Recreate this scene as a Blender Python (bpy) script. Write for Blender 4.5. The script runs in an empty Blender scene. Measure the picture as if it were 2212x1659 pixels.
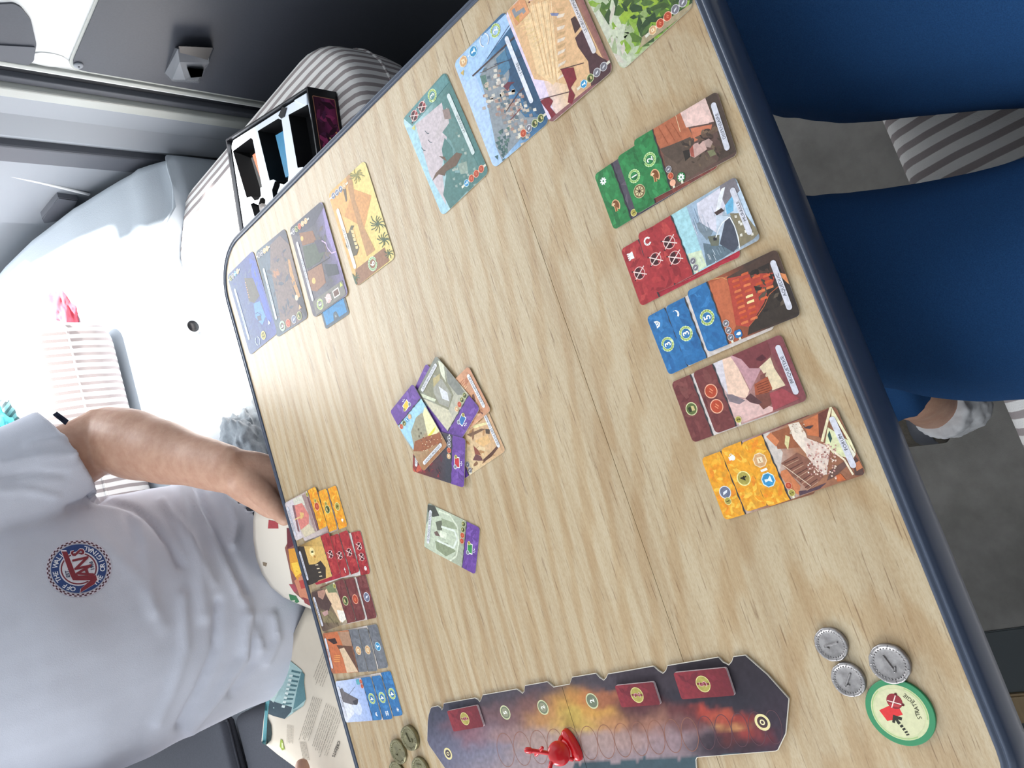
import bpy, bmesh, math, random
import numpy as np
from mathutils import Vector, Matrix, noise
from mathutils.bvhtree import BVHTree
random.seed(7)
S = 0.001
# ------------------------------------------------------------------ camera (solved from the cards' true sizes), mm
F = 1799.576
RM = np.array([[-0.310347372, -0.669614906, -0.674759503], [-0.936694573, 0.336466662, 0.096919876], [0.162135084, 0.662122393, -0.731646193]])
CP = np.array([-402.459, -193.609, 1217.436])
sc = bpy.context.scene
cam = bpy.data.cameras.new('camera'); co = bpy.data.objects.new('camera', cam); sc.collection.objects.link(co)
cam.sensor_width = 36; cam.lens = F * 36 / 2212; cam.clip_start = 0.01
Rr = np.stack([RM[0], -RM[1], -RM[2]], 1)
M = Matrix([[*Rr[i], CP[i] * S] for i in range(3)] + [[0, 0, 0, 1]]); co.matrix_world = M
sc.camera = co
# ------------------------------------------------------------------ world, sun, window light, exposure
sc.view_settings.view_transform = 'Standard'; sc.view_settings.look = 'None'
sc.view_settings.gamma = 1; sc.view_settings.use_curve_mapping = False
sc.view_settings.exposure = -0.12
wd = bpy.data.worlds.new('sky'); sc.world = wd; wd.use_nodes = True
wd.node_tree.nodes['Background'].inputs[0].default_value = (0.86, 0.93, 1.0, 1)
wd.node_tree.nodes['Background'].inputs[1].default_value = 1.15
sun = bpy.data.lights.new('sun', 'SUN'); sun.energy = 30; sun.angle = math.radians(4); sun.color = (1, 0.97, 0.92)
so = bpy.data.objects.new('sun', sun); sc.collection.objects.link(so)
so.rotation_euler = Vector((-0.3, 0.1, -1.0)).to_track_quat('-Z', 'Y').to_euler()
def area(name, loc, tgt, sx, sy, e, col=(1, 1, 1)):
    l = bpy.data.lights.new(name, 'AREA'); l.shape = 'RECTANGLE'; l.size = sx; l.size_y = sy; l.energy = e; l.color = col
    o = bpy.data.objects.new(name, l); sc.collection.objects.link(o); o.location = loc
    o.rotation_euler = (Vector(tgt) - Vector(loc)).to_track_quat('-Z', 'Y').to_euler(); return o
area('windscreen_light', (-0.1, 2.95, 1.45), (-0.25, 0.6, 0.6), 1.6, 0.8, 34, (0.93, 0.97, 1))
area('cab_window_light', (0.72, 2.05, 1.62), (-0.1, 0.6, 0.7), 1.3, 0.8, 34, (0.95, 0.98, 1))
area('side_window_light', (-1.9, 0.7, 1.5), (-0.3, 0.4, 0.7), 1.2, 0.7, 26, (0.95, 0.98, 1))

# ------------------------------------------------------------------ projection helpers
def ray(u, v): return RM.T @ np.array([(u - 1106) / F, (v - 829.5) / F, 1.0])
def U(px, axis=2, val=720.0):
    d = ray(*px); return CP + d * ((val - CP[axis]) / d[axis])
def PX(w):
    q = RM @ (np.array(w, float) - CP); return np.array([1106 + F * q[0] / q[2], 829.5 + F * q[1] / q[2]])
# ------------------------------------------------------------------ materials
def lin(h):
    if isinstance(h, str):
        h = h.lstrip('#'); h = [int(h[i:i + 2], 16) / 255 for i in (0, 2, 4)]
    return tuple(c / 12.92 if c < .04045 else ((c + .055) / 1.055) ** 2.4 for c in h[:3]) + (1.0,)
class NT:
    def __init__(s, name):
        s.m = bpy.data.materials.new(name); s.m.use_nodes = True; s.t = s.m.node_tree; s.b = s.t.nodes['Principled BSDF']
    def n(s, ty, **k):
        o = s.t.nodes.new(ty)
        for a, v in k.items():
            if a.startswith('_'): setattr(o, a[1:], v)
            else: o.inputs[a.replace('0', ' ')].default_value = v
        return o
    def l(s, a, b): s.t.links.new(a, b)
def mat(name, col, rough=.5, metal=0, nscale=0, namt=0, bump=0, bscale=200, spec=.5, sss=0, col2=None, stretch=(1, 1, 1), coat=0):
    N = NT(name); b = N.b; c = lin(col)
    b.inputs['Base Color'].default_value = c; b.inputs['Roughness'].default_value = rough; b.inputs['Metallic'].default_value = metal
    b.inputs['Specular IOR Level'].default_value = spec
    if coat: b.inputs['Coat Weight'].default_value = coat; b.inputs['Coat Roughness'].default_value = .12
    if sss: b.inputs['Subsurface Weight'].default_value = sss; b.inputs['Subsurface Radius'].default_value = (.01, .004, .002)
    tc = N.n('ShaderNodeTexCoord'); mp = N.n('ShaderNodeMapping'); mp.inputs['Scale'].default_value = stretch; N.l(tc.outputs['Object'], mp.inputs[0])
    if nscale:
        t = N.n('ShaderNodeTexNoise', Scale=nscale, Detail=5.0, Roughness=.6); N.l(mp.outputs[0], t.inputs['Vector'])
        r = N.n('ShaderNodeValToRGB'); c2 = lin(col2) if col2 else tuple(x * (1 - namt) for x in c[:3]) + (1,)
        r.color_ramp.elements[0].position = .35; r.color_ramp.elements[0].color = c2
        r.color_ramp.elements[1].position = .65; r.color_ramp.elements[1].color = c
        N.l(t.outputs[0], r.inputs[0]); N.l(r.outputs[0], b.inputs['Base Color'])
    if bump:
        t = N.n('ShaderNodeTexNoise', Scale=bscale, Detail=3.0); N.l(tc.outputs['Object'], t.inputs['Vector'])
        k = N.n('ShaderNodeBump', Strength=bump, Distance=.001); N.l(t.outputs[0], k.inputs['Height']); N.l(k.outputs[0], b.inputs['Normal'])
    return N.m
def stripes(name, ca, cb, period=.0142, duty=.44):
    N = NT(name); g = N.n('ShaderNodeNewGeometry'); sp = N.n('ShaderNodeSeparateXYZ'); N.l(g.outputs['Position'], sp.inputs[0])
    nz = N.n('ShaderNodeTexNoise', Scale=9.0); N.l(g.outputs['Position'], nz.inputs['Vector'])
    ad = N.n('ShaderNodeMath', _operation='MULTIPLY_ADD'); N.l(nz.outputs[0], ad.inputs[0]); ad.inputs[1].default_value = .006; N.l(sp.outputs[0], ad.inputs[2])
    mo = N.n('ShaderNodeMath', _operation='PINGPONG'); N.l(ad.outputs[0], mo.inputs[0]); mo.inputs[1].default_value = period / 2
    gt = N.n('ShaderNodeMapRange'); N.l(mo.outputs[0], gt.inputs[0]); e = period / 2 * duty
    gt.inputs[1].default_value = e - .0003; gt.inputs[2].default_value = e + .0003
    mx = N.n('ShaderNodeMix', _data_type='RGBA'); N.l(gt.outputs[0], mx.inputs[0]); mx.inputs[6].default_value = lin(cb); mx.inputs[7].default_value = lin(ca)
    N.l(mx.outputs[2], N.b.inputs['Base Color']); N.b.inputs['Roughness'].default_value = .95; N.b.inputs['Specular IOR Level'].default_value = .1
    t = N.n('ShaderNodeTexNoise', Scale=900.0); N.l(g.outputs['Position'], t.inputs['Vector'])
    k = N.n('ShaderNodeBump', Strength=.4, Distance=.001); N.l(t.outputs[0], k.inputs['Height']); N.l(k.outputs[0], N.b.inputs['Normal'])
    return N.m
def wood():
    N = NT('oak_laminate'); g = N.n('ShaderNodeNewGeometry'); b = N.b
    def noi(scale, st, det=4., dist=0.):
        mp = N.n('ShaderNodeMapping'); mp.inputs['Scale'].default_value = st; N.l(g.outputs['Position'], mp.inputs[0])
        t = N.n('ShaderNodeTexNoise', Scale=scale, Detail=det, Roughness=.6, Distortion=dist); N.l(mp.outputs[0], t.inputs['Vector']); return t
    def ramp(src, e):
        r = N.n('ShaderNodeValToRGB'); N.l(src, r.inputs[0]); cr = r.color_ramp
        cr.elements[0].position, cr.elements[0].color = e[0][0], lin(e[0][1]); cr.elements[1].position, cr.elements[1].color = e[-1][0], lin(e[-1][1])
        for p, c in e[1:-1]: x = cr.elements.new(p); x.color = lin(c)
        return r
    def mul(a, bb, f=1.):
        m = N.n('ShaderNodeMix', _data_type='RGBA', _blend_type='MULTIPLY'); m.inputs[0].default_value = f; N.l(a, m.inputs[6]); N.l(bb, m.inputs[7]); return m.outputs[2]
    big = ramp(noi(7., (.28, 3.6, 1), 3., .5).outputs[0], [(.3, '#b3a081'), (.5, '#b9a788'), (.7, '#bfae90')])
    med = ramp(noi(30., (.13, 4.5, 1), 5.).outputs[0], [(.36, '#eee5d8'), (.6, '#ffffff')])
    # cathedral figure
    mp = N.n('ShaderNodeMapping'); mp.inputs['Location'].default_value = (.50, -.088, 0); mp.inputs['Scale'].default_value = (.22, 1.5, 1); N.l(g.outputs['Position'], mp.inputs[0])
    wv = N.n('ShaderNodeTexWave', _wave_type='RINGS', _rings_direction='Z', Scale=17., Distortion=4.0, Detail=3.); wv.inputs['Detail Scale'].default_value = 2.; N.l(mp.outputs[0], wv.inputs['Vector'])
    cath = ramp(wv.outputs[0], [(.1, '#eedfc8'), (.5, '#ffffff')])
    pore = ramp(noi(560., (.055, 1.3, 1), 2.).outputs[0], [(.29, '#a58a68'), (.38, '#ffffff')])
    fine = ramp(noi(900., (.3, 1, 1), 2.).outputs[0], [(.3, '#e6dccb'), (.6, '#ffffff')])
    c = mul(big.outputs[0], med.outputs[0]); c = mul(c, cath.outputs[0], .7); c = mul(c, pore.outputs[0], .7); c = mul(c, fine.outputs[0], .6)
    N.l(c, b.inputs['Base Color']); b.inputs['Roughness'].default_value = .4; b.inputs['Specular IOR Level'].default_value = .8
    k = N.n('ShaderNodeBump', Strength=.25, Distance=.0006); N.l(noi(500., (.3, 1.2, 1), 2.).outputs[0], k.inputs['Height']); N.l(k.outputs[0], b.inputs['Normal'])
    return N.m
def print_mat(name='printed_card', rough=.4, nz=.25, sc_=350.):
    N = NT(name); a = N.n('ShaderNodeVertexColor', _layer_name='Col'); g = N.n('ShaderNodeNewGeometry')
    t = N.n('ShaderNodeTexNoise', Scale=sc_, Detail=4.0, Roughness=.6); N.l(g.outputs['Position'], t.inputs['Vector'])
    mr = N.n('ShaderNodeMapRange'); N.l(t.outputs[0], mr.inputs[0]); mr.inputs[1].default_value = .3; mr.inputs[2].default_value = .7; mr.inputs[3].default_value = 1 - nz; mr.inputs[4].default_value = 1.08
    m = N.n('ShaderNodeMix', _data_type='RGBA', _blend_type='MULTIPLY'); m.inputs[0].default_value = 1; N.l(a.outputs[0], m.inputs[6]); N.l(mr.outputs[0], m.inputs[7])
    N.l(m.outputs[2], N.b.inputs['Base Color']); N.b.inputs['Roughness'].default_value = rough; N.b.inputs['Specular IOR Level'].default_value = .32
    return N.m
M_ = dict(
    wood=wood(), card=print_mat(), flat=print_mat('printed_ink', .8, .08, 300.), pale=print_mat('moulded_print', .5, .1),
    trim=mat('slate_plastic', '#3c4659', .28, spec=.6), dark=mat('black_plastic', '#15171b', .5),
    fab=stripes('striped_linen', '#eceae8', '#a39a9a'), shirt=mat('white_cotton', '#cdd0dc', .95, bump=.25, bscale=900, spec=.1, nscale=30, namt=.04),
    skin=mat('skin', '#c69d86', .5, nscale=60, col2='#b88c76', sss=.06, bump=.35, bscale=260), jeans=mat('blue_denim', '#214876', .9, nscale=1300, namt=.3, bump=.5, bscale=1600, spec=.15),
    short=mat('charcoal_cloth', '#4b4d54', .95, nscale=400, namt=.15, spec=.1), grey=mat('grey_upholstery', '#b9c2cb', .75, bump=.3, bscale=500),
    white=mat('white_paint', '#e4e6e6', .22, spec=.6), panel=mat('dark_grey_panel', '#43464f', .5, nscale=300, namt=.1), rubber=mat('black_rubber', '#22252b', .6),
    cream=mat('pale_grey_trim', '#a9aca8', .4), plas=mat('cab_grey_plastic', '#8b9097', .55), plasd=mat('cab_dark_plastic', '#50535b', .55),
    clear=mat('smoked_plastic', '#6d7076', .15, spec=.8), floor=mat('speckled_floor', '#a5a29d', .8, nscale=22, col2='#928f8a', bump=.3, bscale=700),
    fdark=mat('dark_floor_edge', '#565d60', .6), woodst=mat('wood_strip', '#b49a72', .5, nscale=40, namt=.2, stretch=(.3, 3, 1)), alu=mat('aluminium', '#c4c8cd', .3, .7),
    silver=mat('silver_metal', '#a8a4a4', .36, .75, nscale=160, namt=.4), bronze=mat('bronze_metal', '#8f8a6c', .36, .7, nscale=160, namt=.4),
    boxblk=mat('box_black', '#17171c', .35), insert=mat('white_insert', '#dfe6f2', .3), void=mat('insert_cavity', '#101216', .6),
    red=mat('red_plastic', '#d4121c', .22, spec=.7, coat=.5), teal=mat('teal_cloth', '#4fb8c4', .9, nscale=60, namt=.2), pink=mat('red_cloth', '#d35a6a', .9, nscale=60, namt=.2),
    hood=mat('grey_fleece', '#9ba3aa', .95, nscale=90, namt=.25, bump=.5, bscale=600), clog=mat('olive_felt', '#5d5850', .95, nscale=200, namt=.3), cork=mat('dark_sole', '#2d2a22', .8),
    fluff=mat('white_fluff', '#e8e9ec', 1, nscale=50, namt=.1, spec=0), hair=mat('brown_hair', '#4a3526', .7, nscale=200, namt=.4), taupe=mat('taupe_strip', '#a49a92', .9),
    paper=mat('card_edge', '#d8d2c6', .8), grnt=mat('green_rim', '#2c8457', .45), nail=mat('nail', '#e0b9aa', .25))
# ------------------------------------------------------------------ mesh helpers
def link(name, me, m=None, parent=None):
    o = bpy.data.objects.new(name, me); sc.collection.objects.link(o)
    if m is not None: me.materials.append(M_[m] if isinstance(m, str) else m)
    if parent is not None: o.parent = parent
    return o
def tag(o, label, cat, group=None):
    o['label'] = label; o['category'] = cat
    if group: o['group'] = group
    return o
def empty(name, loc, label=None, cat=None, group=None):
    o = bpy.data.objects.new(name, None); sc.collection.objects.link(o); o.location = Vector(loc) * S; o.empty_display_size = .01
    if label: tag(o, label, cat, group)
    return o
def bmo(name, bm, m, parent=None, smooth=True):
    """bm is in mm world coordinates; the object's origin goes to its base (or the parent's)"""
    me = bpy.data.meshes.new(name); bmesh.ops.recalc_face_normals(bm, faces=bm.faces)
    vs = np.array([v.co for v in bm.verts]); 
    if parent is not None: og = np.array(parent.get('org', [0, 0, 0]), float)
    else: og = np.array([(vs[:, 0].min() + vs[:, 0].max()) / 2, (vs[:, 1].min() + vs[:, 1].max()) / 2, vs[:, 2].min()])
    for v in bm.verts: v.co = (v.co - Vector(og)) * S
    bm.to_mesh(me); bm.free()
    if smooth: me.shade_smooth() if hasattr(me, 'shade_smooth') else None
    o = link(name, me, m, parent)
    if parent is None: o.location = Vector(og) * S; o['org'] = [float(x) for x in og]
    return o
def E(name, org, label=None, cat=None, group=None):
    o = empty(name, org, label, cat, group); o['org'] = [float(x) for x in org]; return o
def struct(name, bm, m, smooth=False):
    o = bmo(name, bm, m, None, smooth); o['kind'] = 'structure'; return o
def box(bm, x0, x1, y0, y1, z0, z1, bev=0, seg=2, mtx=None):
    r = bmesh.ops.create_cube(bm, size=1); vs = r['verts']
    for v in vs:
        v.co = Vector(((x0 + x1) / 2 + v.co.x * (x1 - x0), (y0 + y1) / 2 + v.co.y * (y1 - y0), (z0 + z1) / 2 + v.co.z * (z1 - z0)))
    if bev:
        es = list({e for v in vs for e in v.link_edges}); r = bmesh.ops.bevel(bm, geom=es, offset=bev, segments=seg, affect='EDGES', profile=.5)
        vs = list({v for f in r['faces'] for v in f.verts} | {v for v in vs if v.is_valid})
    if mtx is not None:
        for v in vs: v.co = mtx @ v.co
    return vs
def prism(bm, pts, z0, z1, bev=0, seg=2):
    """pts xy polygon -> solid"""
    a = [bm.verts.new((p[0], p[1], z1)) for p in pts]; b = [bm.verts.new((p[0], p[1], z0)) for p in pts]
    top = bm.faces.new(a); bm.faces.new(b[::-1]); n = len(pts)
    for i in range(n): bm.faces.new((a[i], b[i], b[(i + 1) % n], a[(i + 1) % n]))
    if bev: bmesh.ops.bevel(bm, geom=list(top.edges), offset=bev, segments=seg, affect='EDGES')
def rrect(x0, y0, x1, y1, r, n=5):
    o = []
    for cx, cy, a0 in ((x1 - r, y0 + r, -90), (x1 - r, y1 - r, 0), (x0 + r, y1 - r, 90), (x0 + r, y0 + r, 180)):
        for k in range(n + 1):
            a = math.radians(a0 + 90 * k / n); o.append((cx + r * math.cos(a), cy + r * math.sin(a)))
    return o
def rings(bm, R, cap=True):
    vs = [[bm.verts.new(p) for p in r] for r in R]; n = len(R[0])
    for a, b in zip(vs, vs[1:]):
        for i in range(n): bm.faces.new((a[i], a[(i + 1) % n], b[(i + 1) % n], b[i]))
    if cap: bm.faces.new(vs[0][::-1]); bm.faces.new(vs[-1])
def catmull(P, R, k=6):
    P = [np.array(p, float) for p in P]; out = []; n = len(P)
    for i in range(n - 1):
        p0, p1, p2, p3 = P[max(i - 1, 0)], P[i], P[i + 1], P[min(i + 2, n - 1)]
        for j in range(k):
            t = j / k; q = .5 * ((2 * p1) + (-p0 + p2) * t + (2 * p0 - 5 * p1 + 4 * p2 - p3) * t * t + (-p0 + 3 * p1 - 3 * p2 + p3) * t ** 3)
            ra, rb = np.array(R[i], float), np.array(R[i + 1], float); s = t * t * (3 - 2 * t); out.append((q, ra + (rb - ra) * s))
    out.append((P[-1], np.array(R[-1], float))); return out
def tube(bm, P, R, seg=20, k=6, side=(0, 0, 1), cap=True, dome=True):
    """swept body; R scalar or (ra, rb): ra along 'side x dir', rb along side"""
    pts = catmull(P, R, k) if k > 1 else [(np.array(p, float), np.array(r, float)) for p, r in zip(P, R)]
    if dome:
        def dm(p, r, d):
            rr = float(np.max(r)); return [(p + d * rr * math.sin(a) * .9, r * math.cos(a)) for a in (math.radians(35), math.radians(65), math.radians(84))]
        d0 = pts[0][0] - pts[1][0]; d0 /= np.linalg.norm(d0); d1 = pts[-1][0] - pts[-2][0]; d1 /= np.linalg.norm(d1)
        pts = dm(pts[0][0], pts[0][1], d0)[::-1] + pts + dm(pts[-1][0], pts[-1][1], d1)
    RR = []; sd = np.array(side, float)
    for i, (p, r) in enumerate(pts):
        d = pts[min(i + 1, len(pts) - 1)][0] - pts[max(i - 1, 0)][0]; d /= np.linalg.norm(d)
        a = np.cross(sd, d); a /= np.linalg.norm(a); b = np.cross(d, a); ra, rb = (r if r.ndim else (r, r))
        RR.append([tuple(p + a * ra * math.cos(t) + b * rb * math.sin(t)) for t in np.linspace(0, 2 * math.pi, seg, endpoint=False)])
    rings(bm, RR, cap)
def remesh(bm, vox, smooth=3, disp=None, og=None):
    """union of overlapping closed shells -> one continuous skin (mm)"""
    me = bpy.data.meshes.new('t'); bm.to_mesh(me); bm.free(); o = bpy.data.objects.new('t', me); sc.collection.objects.link(o)
    md = o.modifiers.new('r', 'REMESH'); md.mode = 'VOXEL'; md.voxel_size = vox; md.use_smooth_shade = True
    if smooth: s = o.modifiers.new('s', 'SMOOTH'); s.factor = .5; s.iterations = smooth
    dg = bpy.context.evaluated_depsgraph_get(); dg.update(); me2 = bpy.data.meshes.new_from_object(o.evaluated_get(dg))
    bpy.data.objects.remove(o); nb = bmesh.new(); nb.from_mesh(me2)
    if disp:
        nb.normal_update(); dv = [disp(np.array(v.co), np.array(v.normal)) for v in nb.verts]
        for v, d in zip(nb.verts, dv): v.co = v.co + v.normal * d
    return nb
# ------------------------------------------------------------------ flat print: vector art as thin coloured polygons
_tc = {}
def text_mesh(s, bold=False):
    if (s, bold) in _tc: return _tc[(s, bold)]
    cu = bpy.data.curves.new('t', 'FONT'); cu.body = s; cu.size = 1; cu.resolution_u = 2
    if bold: cu.offset = .022
    o = bpy.data.objects.new('t', cu); sc.collection.objects.link(o); dg = bpy.context.evaluated_depsgraph_get(); dg.update()
    me = bpy.data.meshes.new_from_object(o.evaluated_get(dg)); v = np.array([list(x.co)[:2] for x in me.vertices]) if len(me.vertices) else np.zeros((0, 2))
    f = [list(p.vertices) for p in me.polygons]; bpy.data.objects.remove(o); _tc[(s, bold)] = (v, f); return v, f
def clip(poly, conv):
    out = poly
    for i in range(len(conv)):
        a, b = conv[i], conv[(i + 1) % len(conv)]; inp = out; out = []
        if not inp: return []
        f = lambda p: (b[0] - a[0]) * (p[1] - a[1]) - (b[1] - a[1]) * (p[0] - a[0])
        for j in range(len(inp)):
            p, q = inp[j - 1], inp[j]; fp, fq = f(p), f(q)
            if fq >= 0:
                if fp < 0: t = fp / (fp - fq); out.append(tuple(p[k] + (q[k] - p[k]) * t for k in range(len(p))))
                out.append(q)
            elif fp >= 0: t = fp / (fp - fq); out.append(tuple(p[k] + (q[k] - p[k]) * t for k in range(len(p))))
    return out
LV = .025
class Art:
    """surface print in local mm (u right, v up)"""
    def __init__(s, w, h, clipto=None, px=None):
        s.w, s.h, s.V, s.Fc, s.C = w, h, [], [], []; s.clip = clipto; s.px = px
    def add(s, pts, cols, lv):
        if s.clip is not None:
            q = clip([(*p, *c) for p, c in zip(pts, cols)], s.clip)
            if len(q) < 3: return
            pts = [x[:2] for x in q]; cols = [x[2:] for x in q]
        s.k = (getattr(s, 'k', 0) + 1) % 45; lv = lv + s.k * .02; i = len(s.V); s.V += [(p[0], p[1], lv) for p in pts]; s.Fc.append(list(range(i, i + len(pts)))); s.C += [tuple(c) for c in cols]
    def p(s, pts, col, lv=1):
        c = [lin(x)[:3] for x in col] if isinstance(col, (list, tuple)) and isinstance(col[0], str) else [lin(col)[:3]] * len(pts); s.add(pts, c, lv)
    def q(s, K, pts, col, lv=1):
        """polygon traced in a crop of the photo: K = (x0, y0, scale)"""
        s.p([s.px((K[0] + x * K[2], K[1] + y * K[2])) for x, y in pts], col, lv)
    def line(s, pts, wd, col, lv=1):
        for a, b in zip(pts, pts[1:]):
            d = np.array(b, float) - a; L = np.hypot(*d) or 1; n = np.array([-d[1], d[0]]) / L * wd / 2; a, b = np.array(a), np.array(b)
            s.p([tuple(a - n), tuple(b - n), tuple(b + n), tuple(a + n)], col, lv)
    def ql(s, K, pts, wd, col, lv=1): s.line([s.px((K[0] + x * K[2], K[1] + y * K[2])) for x, y in pts], wd, col, lv)
    def circ(s, x, y, r, col, lv=1, n=20, ry=None, a0=0): s.p([(x + r * math.cos(a0 + 2 * math.pi * k / n), y + (ry or r) * math.sin(a0 + 2 * math.pi * k / n)) for k in range(n)], col, lv)
    def ring(s, x, y, r, wd, col, lv=1, n=24, a0=0, a1=360):
        A = [math.radians(a0 + (a1 - a0) * k / n) for k in range(n + 1)]
        for a, b in zip(A, A[1:]): s.p([(x + r * math.cos(a), y + r * math.sin(a)), (x + (r + wd) * math.cos(a), y + (r + wd) * math.sin(a)), (x + (r + wd) * math.cos(b), y + (r + wd) * math.sin(b)), (x + r * math.cos(b), y + r * math.sin(b))], col, lv)
    def rr(s, x0, y0, x1, y1, r, col, lv=1): s.p(rrect(x0, y0, x1, y1, r, 4), col, lv)
    def text(s, t, x, y, size, col, lv=3, bold=False, wmax=None, rot=0, sx=1):
        v, f = text_mesh(t, bold)
        if not len(v): return
        w = v[:, 0].max() - v[:, 0].min(); h = v[:, 1].max() - v[:, 1].min(); k = size; kx = k * sx
        if wmax and w * kx > wmax: kx = wmax / w
        cx, cy = (v[:, 0].max() + v[:, 0].min()) / 2, (v[:, 1].max() + v[:, 1].min()) / 2; c, n = math.cos(rot), math.sin(rot)
        L = [((q[0] - cx) * kx, (q[1] - cy) * k) for q in v]; L = [(x + a * c - b * n, y + a * n + b * c) for a, b in L]
        cc = lin(col)[:3]
        for q in f: s.add([L[i] for i in q], [cc] * len(q), lv)
    def daub(s, x0, y0, x1, y1, cols, n, size, lv=1, seed=0, asp=1.6):
        R = random.Random(seed + n)
        for _ in range(n):
            x, y, a, r = R.uniform(x0, x1), R.uniform(y0, y1), R.uniform(0, 3.14), size * R.uniform(.4, 1.1); m = R.randint(4, 6)
            pts = []
            for k in range(m):
                t = 6.283 * k / m; e = r * R.uniform(.7, 1.1); px_, py_ = e * asp * math.cos(t), e * math.sin(t) / asp
                pts.append((min(max(x + px_ * math.cos(a) - py_ * math.sin(a), x0), x1), min(max(y + px_ * math.sin(a) + py_ * math.cos(a), y0), y1)))
            s.p(pts, R.choice(cols), lv + R.random() * .6)
    def grad(s, x0, y0, x1, y1, cols, lv=0):
        """vertical gradient, bottom to top"""
        n = len(cols) - 1
        for i in range(n):
            a, b = y0 + (y1 - y0) * i / n, y0 + (y1 - y0) * (i + 1) / n; s.p([(x0, a), (x1, a), (x1, b), (x0, b)], [cols[i], cols[i], cols[i + 1], cols[i + 1]], lv)
    # ---- game symbols
    def laurel(s, x, y, r, dig, lv=3, dark='#23508c', leaf='#9cb45a', glow='#dfeec0'):
        for k in range(14):
            a = math.radians(-70 + k * 320 / 13 - 90 + 90); a = math.radians(110 + k * 320 / 13)
            px_, py_ = x + r * .84 * math.cos(a), y + r * .84 * math.sin(a)
            for rr, c, l in ((.30, glow, lv), (.2, leaf, lv + .5)):
                e = r * rr; t = a + (1.1 if k < 7 else 2.0)
                s.p([(px_ + e * 1.35 * math.cos(t), py_ + e * 1.35 * math.sin(t)), (px_ + e * .7 * math.cos(t + 1.57), py_ + e * .7 * math.sin(t + 1.57)), (px_ - e * 1.35 * math.cos(t), py_ - e * 1.35 * math.sin(t)), (px_ + e * .7 * math.cos(t - 1.57), py_ + e * .7 * math.sin(t - 1.57))], c, l)
        s.text(dig, x, y, r * 1.35, '#f6f7f2', lv + 1, True)
    def shield(s, x, y, r, lv=3, rim='#e9b9b4'):
        s.circ(x, y, r * 1.0, rim, lv); s.circ(x, y, r * .88, '#431a20', lv + .4); s.p([(x - r * .8, y - r * .3), (x + r * .8, y - r * .3), (x + r * .4, y - r * .8), (x - r * .4, y - r * .8)], '#a02c34', lv + .6)
        for sg in (-1, 1): s.line([(x - sg * r * .7, y - r * 1.15), (x + sg * r * .7, y + r * 1.1)], r * .16, '#eed6d0', lv + 1); s.circ(x + sg * r * .7, y + r * 1.12, r * .16, '#5a2026', lv + 1.2, 8)
    def coin(s, x, y, r, dig, lv=3): s.circ(x, y, r, '#e6dc96', lv); s.circ(x, y, r * .84, '#a89c4c', lv + .4); s.text(dig, x, y, r * 1.25, '#1d1a10', lv + 1, True)
    def res(s, x, y, r, kind, lv=3):
        rim, bg, fg = dict(clay=('#eeb294', '#b84a30', '#e58f6a'), stone=('#d5d2d4', '#77747c', '#d8d8dc'), wood=('#d9d9a8', '#5c6a3a', '#c2a86c'), glass=('#c8e4ee', '#3a8fc0', '#e4f2f6'), papyrus=('#f0d8b0', '#d2a476', '#f2ddb8'), grey=('#d8dce4', '#70748a', '#dfe2ea'))[kind]
        n = 8 if kind in ('glass', 'papyrus') else 20; s.circ(x, y, r, rim, lv, n, a0=.39); s.circ(x, y, r * .86, bg, lv + .4, n, a0=.39)
        if kind == 'clay': s.line([(x - r * .35, y - r * .1), (x + r * .1, y + r * .25)], r * .14, fg, lv + .8); s.line([(x - r * .1, y - r * .3), (x + r * .4, y + r * .05)], r * .14, fg, lv + .8)
        elif kind in ('stone', 'grey'): s.p([(x - r * .35, y + r * .5), (x + r * .1, y + r * .3), (x + r * .3, y - r * .5), (x - r * .1, y - r * .3)], fg, lv + .8)
        elif kind == 'wood': s.p([(x - r * .4, y - r * .5), (x + r * .3, y - r * .5), (x + r * .4, y - r * .05), (x - r * .3, y)], '#d0bd84', lv + .8); s.p([(x - r * .4, y + r * .05), (x + r * .4, y + r * .05), (x + r * .3, y + r * .55), (x - r * .4, y + r * .5)], '#2f331f', lv + .8)
        elif kind == 'glass': s.p([(x - r * .2, y + r * .5), (x + r * .2, y + r * .5), (x + r * .12, y), (x + r * .45, y - r * .45), (x - r * .45, y - r * .45), (x - r * .12, y)], fg, lv + .8)
        else: s.p([(x - r * .4, y - r * .35), (x + r * .3, y - r * .45), (x + r * .45, y + r * .3), (x - r * .3, y + r * .4)], fg, lv + .8); s.line([(x - r * .2, y), (x + r * .2, y + r * .05)], r * .12, '#9a6c3e', lv + 1)
    def mortar(s, x, y, r, lv=3):
        s.line([(x - r * .9, y + r * .1), (x + r * .1, y)], r * .5, '#d9a672', lv); s.p([(x + r * math.cos(a), y - r * .1 + r * .8 * math.sin(a)) for a in np.linspace(-2.6, 1.2, 12)], '#e0b184', lv + .2)
        s.p([(x + r * .8 * math.cos(a) + r * .04, y - r * .1 + r * .62 * math.sin(a)) for a in np.linspace(-2.6, 1.2, 12)], '#7e4a26', lv + .5); s.line([(x - r * .9, y + r * .1), (x + r * .3, y - r * .05)], r * .26, '#8a5630', lv + .8)
        s.p([(x + r * .1, y + r * .35), (x + r * .35, y - r * .1), (x + r * .6, y + r * .2), (x + r * .4, y + r * .5)], '#f0d2a8', lv + 1)
    def wheel(s, x, y, r, lv=3):
        s.circ(x, y, r, '#d6c79a', lv); s.ring(x, y, r * .72, r * .2, '#7b6140', lv + .4); 
        for k in range(8): a = k * math.pi / 4; s.line([(x, y), (x + r * .8 * math.cos(a), y + r * .8 * math.sin(a))], r * .11, '#6a5234', lv + .5)
        s.circ(x, y, r * .2, '#4c3822', lv + .8)
CW, CH, CT = 44.0, 68.0, .42
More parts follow.
